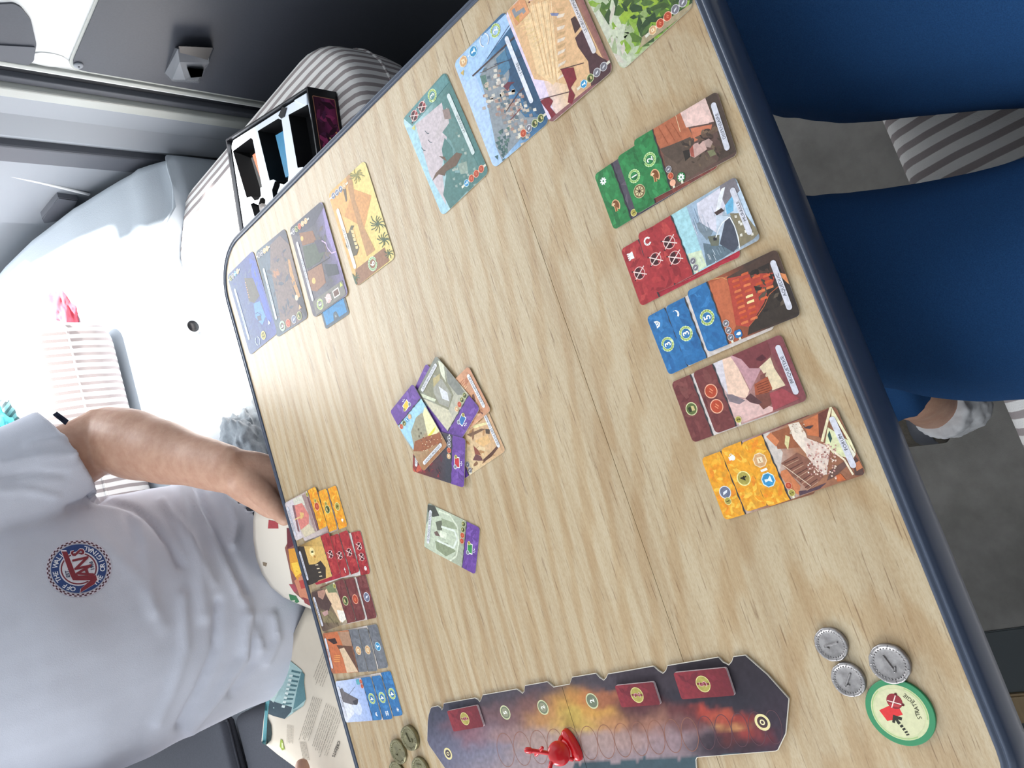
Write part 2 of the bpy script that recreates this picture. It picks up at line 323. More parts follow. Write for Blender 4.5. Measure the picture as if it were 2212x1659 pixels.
def pose(TL, TR, z):
    a, b = U(TL, 2, z)[:2], U(TR, 2, z)[:2]; m = (a + b) / 2; d = (b - a) / np.linalg.norm(b - a); return m, d
def mkcard(name, label, cat, group, m, d, w, h, z, art_fn, edge='#cfc7b8', thick=CT, anchor='top', rad=3, matn='card'):
    """m = middle of the top edge, d = unit u axis"""
    nrm = np.array([-d[1], d[0]]); org = m - nrm * h - d * w / 2
    if anchor == 'centre': org = m - nrm * h / 2 - d * w / 2
    toL = lambda px: (lambda q: (float(np.dot(q, d)), float(np.dot(q, nrm))))(U(px, 2, z + thick)[:2] - org)
    out = rrect(0, 0, w, h, rad, 4); A = Art(w, h, out, toL); art_fn(A)
    V, Fs, C = list(A.V), list(A.Fc), list(A.C); V = [(x, y, thick + (l + 1) * LV) for x, y, l in V]
    i = len(V); n = len(out); V += [(x, y, thick) for x, y in out] + [(x, y, 0) for x, y in out]
    Fs += [list(range(i, i + n)), list(range(i + 2 * n - 1, i + n - 1, -1))] + [[i + k, i + n + k, i + n + (k + 1) % n, i + (k + 1) % n] for k in range(n)]
    C += [lin(edge)[:3]] * (2 * n)
    me = bpy.data.meshes.new(name); me.from_pydata([((x - w / 2) * S, (y - h / 2) * S, zz * S) for x, y, zz in V], [], Fs)
    at = me.color_attributes.new('Col', 'FLOAT_COLOR', 'POINT'); at.data.foreach_set('color', np.array([(*c, 1) for c in C], dtype=np.float32).ravel())
    o = link(name, me, matn); c = org + d * w / 2 + nrm * h / 2
    o.location = (c[0] * S, c[1] * S, z * S); o.rotation_euler = (0, 0, math.atan2(d[1], d[0])); tag(o, label, cat, group); return o
# ================================================================== SETTING
XW = 480.0      # face of the side door wall
bm = bmesh.new(); box(bm, -730, 700, -900, 3000, -30, 0); struct('floor', bm, 'floor')
def bar(name, pts, z0, z1, m, bev=1.5):
    bm = bmesh.new(); prism(bm, pts, z0, z1, bev); return struct(name, bm, m)
fx = [(-730, -900), (-730, 3000), (-812, 3000), (-812, -900)]
bar('trim_1', fx, -30, 4, 'fdark'); bar('trim_2', [(-812, -900), (-812, 3000), (-850, 3000), (-850, -900)], -30, 12, 'woodst', 3)
bar('trim_3', [(-850, -900), (-850, 3000), (-888, 3000), (-888, -900)], -30, 4, 'fdark')
bar('trim_4', [(-888, -900), (-888, 3000), (-900, 3000), (-900, -900)], -30, 10, 'alu', 3)
bar('trim_5', [(-900, -900), (-900, 3000), (-922, 3000), (-922, -900)], -30, 3, 'fdark'); bar('trim_6', [(-922, -900), (-922, 3000), (-1000, 3000), (-1000, -900)], -30, 8, 'alu', 3)
bm = bmesh.new(); box(bm, -1400, 375, -1300, 3300, 1900, 1950); box(bm, 375, 1400, -1300, 700, 1900, 1950); struct('ceiling_sun_mask', bm, 'white')  # unseen roof, edges shaped so the sun reaches the far bench only
bm = bmesh.new(); box(bm, -1400, 900, -1340, -1300, 0, 1900); struct('wall_back', bm, 'plasd')
bm = bmesh.new(); box(bm, -1040, -1002, -1300, 3000, 0, 620); struct('light_blocker_left', bm, 'plasd')  # unseen low wall, added to keep side light off the floor under the table
# --- side door wall on the right (pieces traced on the plane X = XW; vertical strips)
def onW(px, dx=0): q = U(px, 0, XW + dx); return (q[1], q[2])
def plate(bm, yz, x0, x1, bev=0, seg=2):
    a = [bm.verts.new((x0, p[0], p[1])) for p in yz]; b = [bm.verts.new((x1, p[0], p[1])) for p in yz]
    f = bm.faces.new(a); f2 = bm.faces.new(b[::-1]); n = len(yz)
    for i in range(n): bm.faces.new((a[i], b[i], b[(i + 1) % n], a[(i + 1) % n]))
    if bev: bmesh.ops.bevel(bm, geom=list(f.edges), offset=bev, segments=seg, affect='EDGES')
    bmesh.ops.triangulate(bm, faces=[q for q in bm.faces if len(q.verts) > 4], ngon_method='EAR_CLIP')
def rnd(pts, r, n=5):
    """round polygon corners"""
    out = []
    for i in range(len(pts)):
        p, a, b = np.array(pts[i], float), np.array(pts[i - 1], float), np.array(pts[(i + 1) % len(pts)], float)
        rr = r[i] if isinstance(r, (list, tuple)) else r
        if not rr: out.append(tuple(p)); continue
        u, v = (a - p) / np.linalg.norm(a - p), (b - p) / np.linalg.norm(b - p)
        for t in np.linspace(0, 1, n): out.append(tuple(p + u * rr * (1 - t) ** 2 + v * rr * t ** 2))
    return out
ZT = 1000.0
Y0 = onW((147, 146))[0]          # rear edge of the door
wdy = rnd([(-1300, 0), (Y0 + 25, 0), (Y0 + 25, ZT), (-1300, ZT)], 0)
bm = bmesh.new(); plate(bm, wdy, XW, XW + 40, 3); struct('door_1', bm, 'white')
# white swelling round the window corner
pc = onW((148, 146)); pt = onW((212, -4)); slope = (pt[0] - pc[0]) / (pt[1] - pc[1])
pan = rnd([(-1290, 10), (pc[0] - 3, 10), (pc[0] - 3, pc[1]), (pc[0] - 3 + slope * 300, pc[1] + 300), (-1290, pc[1] + 300)], [0, 0, 26, 0, 0], 8)
bm = bmesh.new(); plate(bm, pan, XW - 4, XW + 2); o = struct('trim_7', bm, 'panel')
# seal round the dark panel
bm = bmesh.new(); rim = rnd([(-1290, 10), (pc[0] + 2, 10), (pc[0] + 2, pc[1] + 4), (pc[0] + 3 + slope * 300, pc[1] + 300), (-1290, pc[1] + 300)], [0, 0, 28, 0, 0], 8)
plate(bm, rim, XW - 2.5, XW + 1); struct('trim_8', bm, 'cream')
bm = bmesh.new(); w = rnd([onW((-60, 8)), onW((28, 4)), onW((44, 12)), onW((66, 40)), onW((78, 92)), onW((72, 125)), onW((58, 138)), onW((-60, 132))], [0, 3, 4, 6, 6, 5, 5, 0], 5)
plate(bm, w, XW - 3, XW + 2); o = struct('window_1', bm, 'panel')
bm = bmesh.new(); w = rnd([onW((-60, 88)), onW((74, 96)), onW((72, 125)), onW((58, 136)), onW((-60, 130))], [0, 2, 4, 4, 0], 5); plate(bm, w, XW - 5, XW - 2); struct('trim_9', bm, 'plasd')
# oval embossing
bm = bmesh.new(); c = onW((105, 128)); prismp = [(c[0] + 16 * math.cos(t), c[1] + 30 * math.sin(t)) for t in np.linspace(0, 6.283, 24, endpoint=False)]
plate(bm, prismp, XW - 1.5, XW + 2, 1); struct('trim_10', bm, 'white')
# screw cap
def screw(px, r=7):
    y, z = onW(px); t = E('screw_cap', (XW - 5, y, z), 'grey screw cap in the lower corner of the dark door panel', 'screw')
    bm = bmesh.new(); rings(bm, [[(XW - 4 - h, y + r * k * math.cos(a), z + r * k * math.sin(a)) for a in np.linspace(0, 6.283, 20, endpoint=False)] for h, k in ((0, 1), (2, 1), (3.2, .8), (3.8, .4))]); bmo('cap', bm, 'plas', t)
    bm = bmesh.new(); rings(bm, [[(XW - 7.5 - h, y + 1.6 * math.cos(a), z + 1.6 * math.sin(a)) for a in np.linspace(0, 6.283, 10, endpoint=False)] for h in (0, .8)]); bmo('slot', bm, 'rubber', t)
screw((168, 135))
# door handle: faceted grip bowl
y1, z1 = onW((404, 120)); t = E('door_handle', (XW - 4, y1, z1), 'smoky faceted pull handle on the dark door panel', 'handle')
def hp(px, d): q = U(px, 0, XW - d); return (XW - d, q[1], q[2])
hv = [hp((378, 103), 4), hp((372, 120), 4), hp((356, 158), 4), hp((372, 176), 4), hp((430, 180), 4), hp((462, 104), 4), hp((402, 97), 4),
      hp((384, 106), 26), hp((388, 134), 34), hp((372, 172), 24), hp((400, 172), 30), hp((428, 172), 24), hp((450, 108), 20), hp((402, 99), 18), hp((452, 136), 30)]
bm = bmesh.new(); V = [bm.verts.new(p) for p in hv]; bm.verts.ensure_lookup_table(); bmesh.ops.convex_hull(bm, input=V); bmo('shell', bm, 'clear', t, smooth=False)
bm = bmesh.new(); g = [hp(p, 36) for p in ((404, 146), (440, 150), (436, 166), (412, 168))]; g2 = [hp(p, 22) for p in ((404, 146), (440, 150), (436, 166), (412, 168))]
bm.faces.new([bm.verts.new(p) for p in g]); rings(bm, [g, g2]); bmo('grip_recess', bm, 'panel', t, smooth=False)
bm = bmesh.new(); g = [hp(p, 28) for p in ((386, 100), (460, 103), (448, 132), (392, 130))]; g2 = [hp(p, 8) for p in ((386, 100), (460, 103), (448, 132), (392, 130))]; rings(bm, [g, g2]); bmo('finger_hollow', bm, 'boxblk', t, smooth=False)
# vertical strips behind the door edge
def strip(name, pxa, pxb, d0, m, bev=3, zt=ZT):
    ya, yb = onW(pxa)[0], onW(pxb)[0]; bm = bmesh.new(); box(bm, XW - d0, XW + 60, ya, yb, 0, zt, bev); return struct(name, bm, m)
strip('trim_11', (147, 150), (147, 158), 6, 'cream', 2)
strip('trim_12', (147, 159), (147, 190), -14, 'rubber', 2)
strip('trim_13', (147, 190), (147, 202), -4, 'plasd', 2)
strip('trim_14', (147, 203), (147, 222), 6, 'cream', 3)
bm = bmesh.new(); ya = onW((147, 222))[0]; yb = onW((100, 318))[0]
prof = [(XW - 2, ya), (XW + 6, ya + 60), (XW - 6, ya + 105), (XW + 10, yb), (XW + 60, yb), (XW + 60, ya)]
R = [[(x, y, z) for x, y in prof] for z in (0, ZT)]; rings(bm, R); struct('wall_right', bm, 'plas')
bm = bmesh.new(); box(bm, XW - 6, XW + 60, yb, onW((100, 352))[0], 0, ZT, 4); struct('trim_15', bm, 'plasd')
yc = onW((100, 352))[0]
bm = bmesh.new(); prof = [(XW + 4, yc), (XW + 14, yc + 260), (XW + 30, yc + 275), (XW + 40, 3000), (XW + 90, 3000), (XW + 60, yc)]; rings(bm, [[(x, y, z) for x, y in prof] for z in (0, 900)]); struct('wall_right', bm, 'plas').name = 'wall_right_front'
bm = bmesh.new(); a, b = U((0, 372), 0, XW + 12), U((190, 412), 0, XW + 12); n_ = 12
tube(bm, [(XW + 10, a[1], a[2]), ((XW + 8), (a[1] + b[1]) / 2, (a[2] + b[2]) / 2), (XW + 4, b[1], b[2])], [3, 3, 3], 8, 4); struct('trim_16', bm, 'white', True)
bm = bmesh.new(); w = [U(p, 0, XW)[1:] for p in ((112, 440), (125, 424), (168, 430), (150, 470), (95, 480), (90, 470))]; plate(bm, [tuple(p) for p in w], XW - 4, XW + 20, 2); struct('trim_17', bm, 'plasd')
bm = bmesh.new(); box(bm, -1400, 700, 3000, 3040, 0, 900); struct('wall_front', bm, 'plas')

# ================================================================== FAR BENCH
fs = E('rear_seat', (-100, 1300, 300), 'grey upholstered bench back with a seam and cup hole behind the seat cushion', 'seat back')
prof = [(1248, 250), (1236, 330), (1234, 470), (1250, 512), (1300, 540), (1400, 552), (1500, 555), (1700, 556), (1900, 556), (1900, 250)]
hole = U((416, 706), 1, 1236)
def loft_x(bm, prof, xs, f=None):
    R = []
    for x in xs: R.append([(x, y, z) for y, z in (f(x, prof) if f else prof)])
    rings(bm, R)
XE = 468
def endround(x, pf):
    b = min(1, max(0, (x - 250) / 125)); b = b * b * (3 - 2 * b); k = max(0, (x - (XE - 22)) / 22); s = 1 - math.sqrt(max(0, 1 - k * k))
    o = []
    for y, z in pf:
        y2 = y - 95 * b * max(0, 1 - max(0, y - 1236) / 500) if y < 1880 else y; z2 = z
        if z > 480: z2 = z + b * (np.interp(y2, [1140, 1198, 1362, 1505, 1637, 1900], [445, 499, 566, 604, 624, 640]) - np.interp(y, [1234, 1250, 1300, 1400, 1500, 1900], [470, 512, 540, 552, 555, 556]))
        o.append((y2 + 14 * s, z2 - 20 * s if z > 300 else z2))
    return o
pr2 = [tuple(p[:2]) for p, _ in catmull([(a, b, 0) for a, b in prof[1:-1]], [1] * 8, 4)]; pr2 = [prof[0]] + pr2 + [prof[-1]]
bm = bmesh.new(); loft_x(bm, pr2, [-900, -500, -100, 200, 225, 250, 275, 300, 325, 355, 400, XE - 22, XE - 18, XE - 12, XE - 6, XE - 2, XE], endround); bmo('upholstery', bm, 'grey', fs)
def onSeat(px):
    best = None
    for k in range(len(pr2) - 1):
        (y0, z0), (y1, z1) = pr2[k], pr2[k + 1]; d = ray(*px); o = CP
        den = d[1] * (z1 - z0) - d[2] * (y1 - y0)
        if abs(den) < 1e-9: continue
        t = ((y0 - o[1]) * (z1 - z0) - (z0 - o[2]) * (y1 - y0)) / den; p = o + d * t
        if min(y0, y1) - 1 <= p[1] <= max(y0, y1) + 1 and min(z0, z1) - 1 <= p[2] <= max(z0, z1) + 1 and t > 0 and (best is None or t < best[0]): best = (t, p)
    return best[1] if best else U(px, 2, 640)
def seam(pxs, r, name, m, par):
    bm = bmesh.new(); P = [onSeat(p) for p in pxs]; tube(bm, P, [r] * len(P), 6, 3); return bmo(name, bm, m, par)
seam([(158, 434), (152, 450), (156, 500), (163, 580), (171, 640)], 1.6, 'seam', 'plasd', fs)
seam([(376, 316), (388, 345), (402, 392)], 1.4, 'seam', 'plasd', fs)
seam([(84, 500), (86, 540), (93, 590), (98, 632)], 2.2, 'seam', 'plas', fs)
bm = bmesh.new(); h = hole; rings(bm, [[(h[0] + r * math.cos(a), 1235 - dy, h[2] + r * math.sin(a)) for a in np.linspace(0, 6.283, 24, endpoint=False)] for r, dy in ((17, 0), (16, 3), (12, 3), (11.5, 1), (11.5, .8))]); bmo('hole_rim', bm, 'grey', fs)
bm = bmesh.new(); rings(bm, [[(h[0] + 11.5 * math.cos(a), 1235 - dy, h[2] + 11.5 * math.sin(a)) for a in np.linspace(0, 6.283, 24, endpoint=False)] for dy in (1.5, 2)]); bmo('hole', bm, 'boxblk', fs)
# bench box under the cushion
bm = bmesh.new(); box(bm, -900, 330, 640, 1234, 0, 318, 6); tag(bmo('bench', bm, 'plas', None, False), 'grey boxed base under the far striped seat cushion', 'bench')
def cushion(name, x0, x1, y0, y1, z0, z1, r, label, cat='cushion', corner=60, par=None, m='fab', fold=0):
    """upholstered block: rounded plan corners, puffed top, piped seam"""
    plan = rrect(x0, y0, x1, y1, corner, 8); cx, cy = (x0 + x1) / 2, (y0 + y1) / 2; H = z1 - z0; bm = bmesh.new(); R = []
    for z, ins in ((0, r * .9), (.04, r * .45), (.1, r * .15), (.25, 0), (.5, -1.5), (.75, 0), (.88, r * .12), (.95, r * .4), (.99, r * .85), (1.02, r * 2), (1.035, r * 4.5)):
        R.append([(cx + (x - cx) * (1 - ins / ((x1 - x0) / 2)), cy + (y - cy) * (1 - ins / ((y1 - y0) / 2)), z0 + z * H) for x, y in plan])
    rings(bm, R); t = E(name, (cx, cy, z0), label, cat)
    o = bmo('cover', bm, m, t)
    bm = bmesh.new(); P = [(cx + (x - cx) * (1 + 1.5 / ((x1 - x0) / 2)), cy + (y - cy) * (1 + 1.5 / ((y1 - y0) / 2)), z0 + H * .5 + (1.5 if i % 2 else 0)) for i, (x, y) in enumerate(plan)]; P.append(P[0]); tube(bm, P, [2.4] * len(P), 6, 1, dome=False); bmo('piping', bm, m, t)
    return t
cushion('seat_cushion', -900, 384, 600, 1228, 318, 452, 16, 'long striped seat cushion of the far bench with the open game box on it', corner=110)
cushion('bolster_cushion', -540, 212, 1322, 1860, 561, 728, 20, 'striped cushion lying on the grey rear seat behind the far player', corner=34)
# near bench
cushion('seat_cushion', -980, 384, -620, -2, 318, 452, 16, 'striped seat cushion of the near bench under the jeans', corner=24)
bm = bmesh.new(); box(bm, -730, 330, -600, -40, 0, 318, 6); tag(bmo('bench', bm, 'plasd', None, False), 'dark boxed base under the near striped seat cushion', 'bench')
# added taupe strip standing in for a less exposed stripe of the far cushion
bm = bmesh.new(); a, b = U((443, 438), 2, 455.5)[:2], U((487, 552), 2, 455.5)[:2]; d = (b - a) / np.linalg.norm(b - a); n = np.array([-d[1], d[0]]) * 9
pts = [tuple(a + n), tuple(a - n * .8), tuple(b - n), tuple(b + n)]; prism(bm, pts, 454, 457.5, .8); o = tag(bmo('stripe_stand_in', bm, 'taupe', None, False), 'taupe strip standing in for a less exposed stripe of the far seat cushion', 'strap')

# ================================================================== TABLE
TX0, TX1, TY0, TY1, TZ = -652, 0, 0, 637, 720
tb = E('dinette_table', (-326, 318, 0), 'folding camper table with light oak laminate top and slate plastic edge', 'table')
def roundcorner(x0, y0, x1, y1, rs):
    o = []
    for (cx, cy, a0), r in zip(((x1, y0, -90), (x1, y1, 0), (x0, y1, 90), (x0, y0, 180)), rs):
        sx, sy = (-1 if cx == x1 else 1), (-1 if cy == y1 else 1)
        if r == 0: o.append((cx, cy)); continue
        for k in range(13):
            a = math.radians(a0 + 90 * k / 12); o.append((cx + sx * r + r * math.cos(a), cy + sy * r + r * math.sin(a)))
    return o
bm = bmesh.new(); prism(bm, roundcorner(TX0, TY0, TX1, 183.85, (52, 0, 0, 52)), TZ - 28, TZ, .12, 1); bmo('table_leaf', bm, 'wood', tb, False)
bm = bmesh.new(); prism(bm, roundcorner(TX0, 184.1, TX1, TY1, (0, 52, 52, 0)), TZ - 28, TZ, .12, 1); bmo('table_leaf', bm, 'wood', tb, False)
# edge trim profile (offset outwards, height)
pl = roundcorner(TX0, TY0, TX1, TY1, (52, 52, 52, 52)); n = len(pl); nr = []
for i in range(n):
    a, b = np.array(pl[i - 1]), np.array(pl[(i + 1) % n]); d = (b - a) / np.linalg.norm(b - a); nr.append((d[1], -d[0]))
pf = [(0, TZ - 1), (0, TZ + .7), (.8, TZ + 1.3), (2.2, TZ + 1.3), (3, TZ + .2), (3.8, TZ + .2), (4.6, TZ + 1.2), (6, TZ + .7), (8, TZ - 2), (9.5, TZ - 8), (10, TZ - 16), (9, TZ - 26), (6, TZ - 32), (0, TZ - 33)]
bm = bmesh.new(); vs = [[bm.verts.new((p[0] + q[0] * o_, p[1] + q[1] * o_, z)) for p, q in zip(pl, nr)] for o_, z in pf]
for a, b in zip(vs, vs[1:] + vs[:1]):
    for i in range(n): bm.faces.new((a[i], a[(i + 1) % n], b[(i + 1) % n], b[i]))
bmo('edge_trim', bm, 'trim', tb)
bm = bmesh.new(); rings(bm, [[(-300 + r * math.cos(a), 330 + r * math.sin(a), z) for a in np.linspace(0, 6.283, 28, endpoint=False)] for r, z in ((32, 10), (32, 660), (70, 664), (70, 691))]); bmo('pedestal_leg', bm, 'alu', tb)
bm = bmesh.new(); rings(bm, [[(-300 + r * math.cos(a), 330 + r * math.sin(a), z) for a in np.linspace(0, 6.283, 28, endpoint=False)] for r, z in ((110, 0), (110, 8), (60, 14), (34, 22))]); bmo('pedestal_foot', bm, 'alu', tb)

# ================================================================== GAME BOX on the far cushion
zc = 457.0; zr = zc + 50
b0 = U((663.5, 186.6), 2, zr); b1 = U((487, 301.4), 2, zr); uy = (b1 - b0)[:2]; Lb = np.linalg.norm(uy); uy /= Lb; ux = np.array([-uy[1], uy[0]])   # ux towards -X
gx = E('game_box', (*b0[:2], zc), 'open black game box with white insert on the far seat cushion', 'box')
def bp(u, v): return tuple(b0[:2] + uy * u + ux * v)
Wb = 250.0
def quad(u0, v0, u1, v1): return [bp(u0, v0), bp(u1, v0), bp(u1, v1), bp(u0, v1)]
bm = bmesh.new(); prism(bm, quad(0, 0, Lb, Wb), zc, zc + 3); 
for q in (quad(0, 0, 3, Wb), quad(Lb - 3, 0, Lb, Wb), quad(3, 0, Lb - 3, 3), quad(3, Wb - 3, Lb - 3, Wb)): prism(bm, q, zc, zr, .4, 1)
bmo('tray', bm, 'boxblk', gx, False)
ins = lambda px: (lambda q: (float(np.dot(q, uy)), float(np.dot(q, ux))))(U(px, 2, zr - 6)[:2] - b0[:2])
KB = (480, 160, .205)
def bpx(pts, K=KB): return [ins((K[0] + x * K[2], K[1] + y * K[2])) for x, y in pts]
# insert plate with cavities: built as a top face with holes via boolean
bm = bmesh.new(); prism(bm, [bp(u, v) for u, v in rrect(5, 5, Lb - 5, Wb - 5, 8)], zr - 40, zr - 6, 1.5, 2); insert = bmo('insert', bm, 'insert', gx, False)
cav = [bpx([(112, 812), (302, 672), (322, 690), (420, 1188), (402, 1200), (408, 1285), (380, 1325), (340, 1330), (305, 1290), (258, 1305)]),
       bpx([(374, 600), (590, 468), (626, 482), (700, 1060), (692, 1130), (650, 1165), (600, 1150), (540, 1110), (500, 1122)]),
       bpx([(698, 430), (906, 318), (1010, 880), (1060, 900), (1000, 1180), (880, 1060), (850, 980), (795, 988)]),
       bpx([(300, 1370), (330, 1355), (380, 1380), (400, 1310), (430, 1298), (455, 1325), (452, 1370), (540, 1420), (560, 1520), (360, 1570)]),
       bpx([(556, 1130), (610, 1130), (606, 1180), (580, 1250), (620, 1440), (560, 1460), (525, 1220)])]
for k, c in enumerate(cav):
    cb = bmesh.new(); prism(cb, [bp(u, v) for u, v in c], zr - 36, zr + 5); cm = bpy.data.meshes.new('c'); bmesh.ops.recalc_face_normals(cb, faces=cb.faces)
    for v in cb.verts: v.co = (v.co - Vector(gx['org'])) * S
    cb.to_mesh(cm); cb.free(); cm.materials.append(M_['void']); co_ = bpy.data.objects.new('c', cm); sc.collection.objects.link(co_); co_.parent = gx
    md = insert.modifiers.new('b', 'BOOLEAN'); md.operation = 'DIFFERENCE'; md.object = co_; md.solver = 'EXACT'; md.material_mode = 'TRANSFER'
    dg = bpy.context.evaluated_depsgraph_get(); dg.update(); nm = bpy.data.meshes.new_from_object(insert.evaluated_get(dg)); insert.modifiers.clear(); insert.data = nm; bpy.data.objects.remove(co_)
# black rim inside the tray, sloped flap
bm = bmesh.new(); prism(bm, [bp(u, v) for u, v in bpx([(600, 440), (640, 350), (685, 356), (660, 450), (628, 470)])], zr - 6, zr - 4.5); bmo('catch', bm, 'boxblk', gx, False)
bm = bmesh.new(); prism(bm, [bp(u, v) for u, v in bpx([(765, 280), (900, 200), (905, 322), (880, 330)])], zr - 6, zr - 4, .5, 1); bmo('flap', bm, 'insert', gx, False)
# side picture
bm = bmesh.new(); 
def sidep(u, z, off=.4): q = b0[:2] + ux * u - uy * off; return (q[0], q[1], z)
def artplane(name, fn, par, to3, mt='flat'):
    A = Art(1, 1, None, None); fn(A); V = [to3(x, y, l) for x, y, l in A.V]; og = np.array(par['org']); me = bpy.data.meshes.new(name)
    me.from_pydata([tuple((np.array(v) - og) * S) for v in V], [], A.Fc); at = me.color_attributes.new('Col', 'FLOAT_COLOR', 'POINT'); at.data.foreach_set('color', np.array([(*c, 1) for c in A.C], dtype=np.float32).ravel())
    return link(name, me, mt, par)
bm.free()
def sidepic(A):
    A.rr(12, 5, 112, 44, 2, '#c78a6a', 0); A.grad(13, 6, 111, 43, ['#6a1f45', '#8c2f63', '#5b2347', '#43192f'], 1)
    A.daub(14, 7, 110, 42, ['#7d2c5a', '#a33a6e', '#4d1c38', '#5e2a50', '#38142a'], 40, 9, 2, 3); A.daub(60, 8, 100, 22, ['#e0703a', '#c24a4a', '#f0a060'], 10, 4, 3, 5); A.circ(72, 24, 1.6, '#ffd9a0', 5)
    A.rr(126, 2, 240, 40, 2, '#cdbfae', 1); A.daub(128, 4, 238, 38, ['#b8ad9f', '#d9cfc2', '#8f8678'], 30, 8, 2, 9)
artplane('side_picture', sidepic, gx, lambda x, y, l: sidep(x, zc + y, .4 + l * .05))
# things left in the insert
def deck(name, pts, z0, z1, m, label):
    bm = bmesh.new(); prism(bm, [bp(u, v) for u, v in bpx(pts)], z0, z1, .4, 1); tag(bmo(name, bm, m, None, False), label, 'cards')
M_['org'] = mat('orange_back', '#a85a3c', .5, nscale=40, namt=.2); M_['blu'] = mat('blue_back', '#2d88b4', .35, nscale=40, namt=.2)
deck('card_deck', [(268, 850), (330, 800), (412, 1180), (400, 1230)], zr - 35, zr - 14, 'org', 'deck of orange-backed cards in the outer slot of the game box')
deck('card_deck', [(522, 640), (640, 572), (694, 1060), (628, 1085)], zr - 35, zr - 12, 'blu', 'deck of blue-backed cards in the middle slot of the game box')
bm = bmesh.new(); q = bpx([(385, 1375), (410, 1362), (440, 1368), (462, 1395), (470, 1450), (420, 1500), (395, 1440)]); prism(bm, [bp(u, v) for u, v in q], zr - 30, zr - 5, 1.5, 2)
tag(bmo('token_roll', bm, 'silver', None), 'grey ribbed roll of tokens in the round slot of the game box', 'tokens')
# ================================================================== CARDS
K3, K4, K5, K6, K7, K8 = (850, 0, .3165), (1260, 160, .1808), (1320, 360, .1989), (1380, 520, .1808), (1430, 700, .217), (1490, 860, .1899)
F1, F2, F3, F4, F5, F6, F7, F8 = (480, 330, .1808), (480, 520, .1447), (820, 750, .1356), (870, 880, .1175), (900, 1080, .1025), (600, 1030, .1085), (640, 1180, .0995), (680, 1320, .2044)
G1, G2, G3 = (830, 1400, .2125), (1250, 1390, .226), (1720, 1320, .1929)
BAND = dict(green=('#2f7d46', ['#2a6f3f', '#358a4e', '#276a3a', '#3b9154']), red=('#a8353a', ['#9c2f34', '#b33c3e', '#8f2a30', '#bb4644']), blue=('#2f6fa8', ['#2a659d', '#3678b2', '#2c6aa2', '#3c80bb']),
            brown=('#743c3c', ['#6c3738', '#7d4442', '#693334', '#804946']), yellow=('#eaa22c', ['#f0b038', '#e89524', '#f4c04a', '#ea8f2a', '#dd9a30']), grey=('#74767c', ['#6c6e75', '#7d8086', '#777980', '#696b72']), purple=('#6a4596', ['#62408d', '#744fa2', '#6b4899', '#7c58ab', '#5d3a86']))
BH = 16.0
def band(A, col, seed=0, edge='#3a3a3e'):
    b, ds = BAND[col]; A.p([(0, A.h - BH - .9)] + [(A.w * k / 14, A.h - BH - .9 + .35 * math.sin(k * 2.7 + seed)) for k in range(15)] + [(A.w, A.h), (0, A.h)], edge, 8)
    A.p([(A.w * k / 14, A.h - BH + .4 * math.sin(k * 1.9 + seed)) for k in range(15)] + [(A.w, A.h), (0, A.h)], b, 9); A.daub(.5, A.h - BH + .8, A.w - .5, A.h - .5, ds, 46 if col == 'yellow' else 26, 4 if col != 'yellow' else 3, 9.3, seed)
def banner(A, txt, y=5, col='#d6d6e0', tcol='#2c3040', x0=5.5, x1=None, hh=1.9, below=False):
    x1 = x1 or A.w - 5.5; A.rr(x0, y - hh, x1, y + hh, hh * .98, col, 12); 
    if txt: A.text(txt, (x0 + x1) / 2, y - .2, 3.1, tcol, 13.5, wmax=(x1 - x0) * .86)
def costs(A, lst, x=3.6, y=None, r=2.3, stem=True, st=4.9, dx=0):
    y = A.h - BH - 3.4 if y is None else y
    if stem: A.p([(x - .9, 0), (x + .9, 0), (x + .9, y), (x - .9, y)], '#e6e2cc', 10) if False else A.p([(0, y - .8), (x, y - .8), (x, y + .8), (0, y + .8)], '#e4e0c8', 10)
    for i, k in enumerate(lst):
        xx = x + i * st
        if k[0] in '0123456789': A.coin(xx, y, r, k, 11)
        else: A.res(xx, y, r, k, 11)
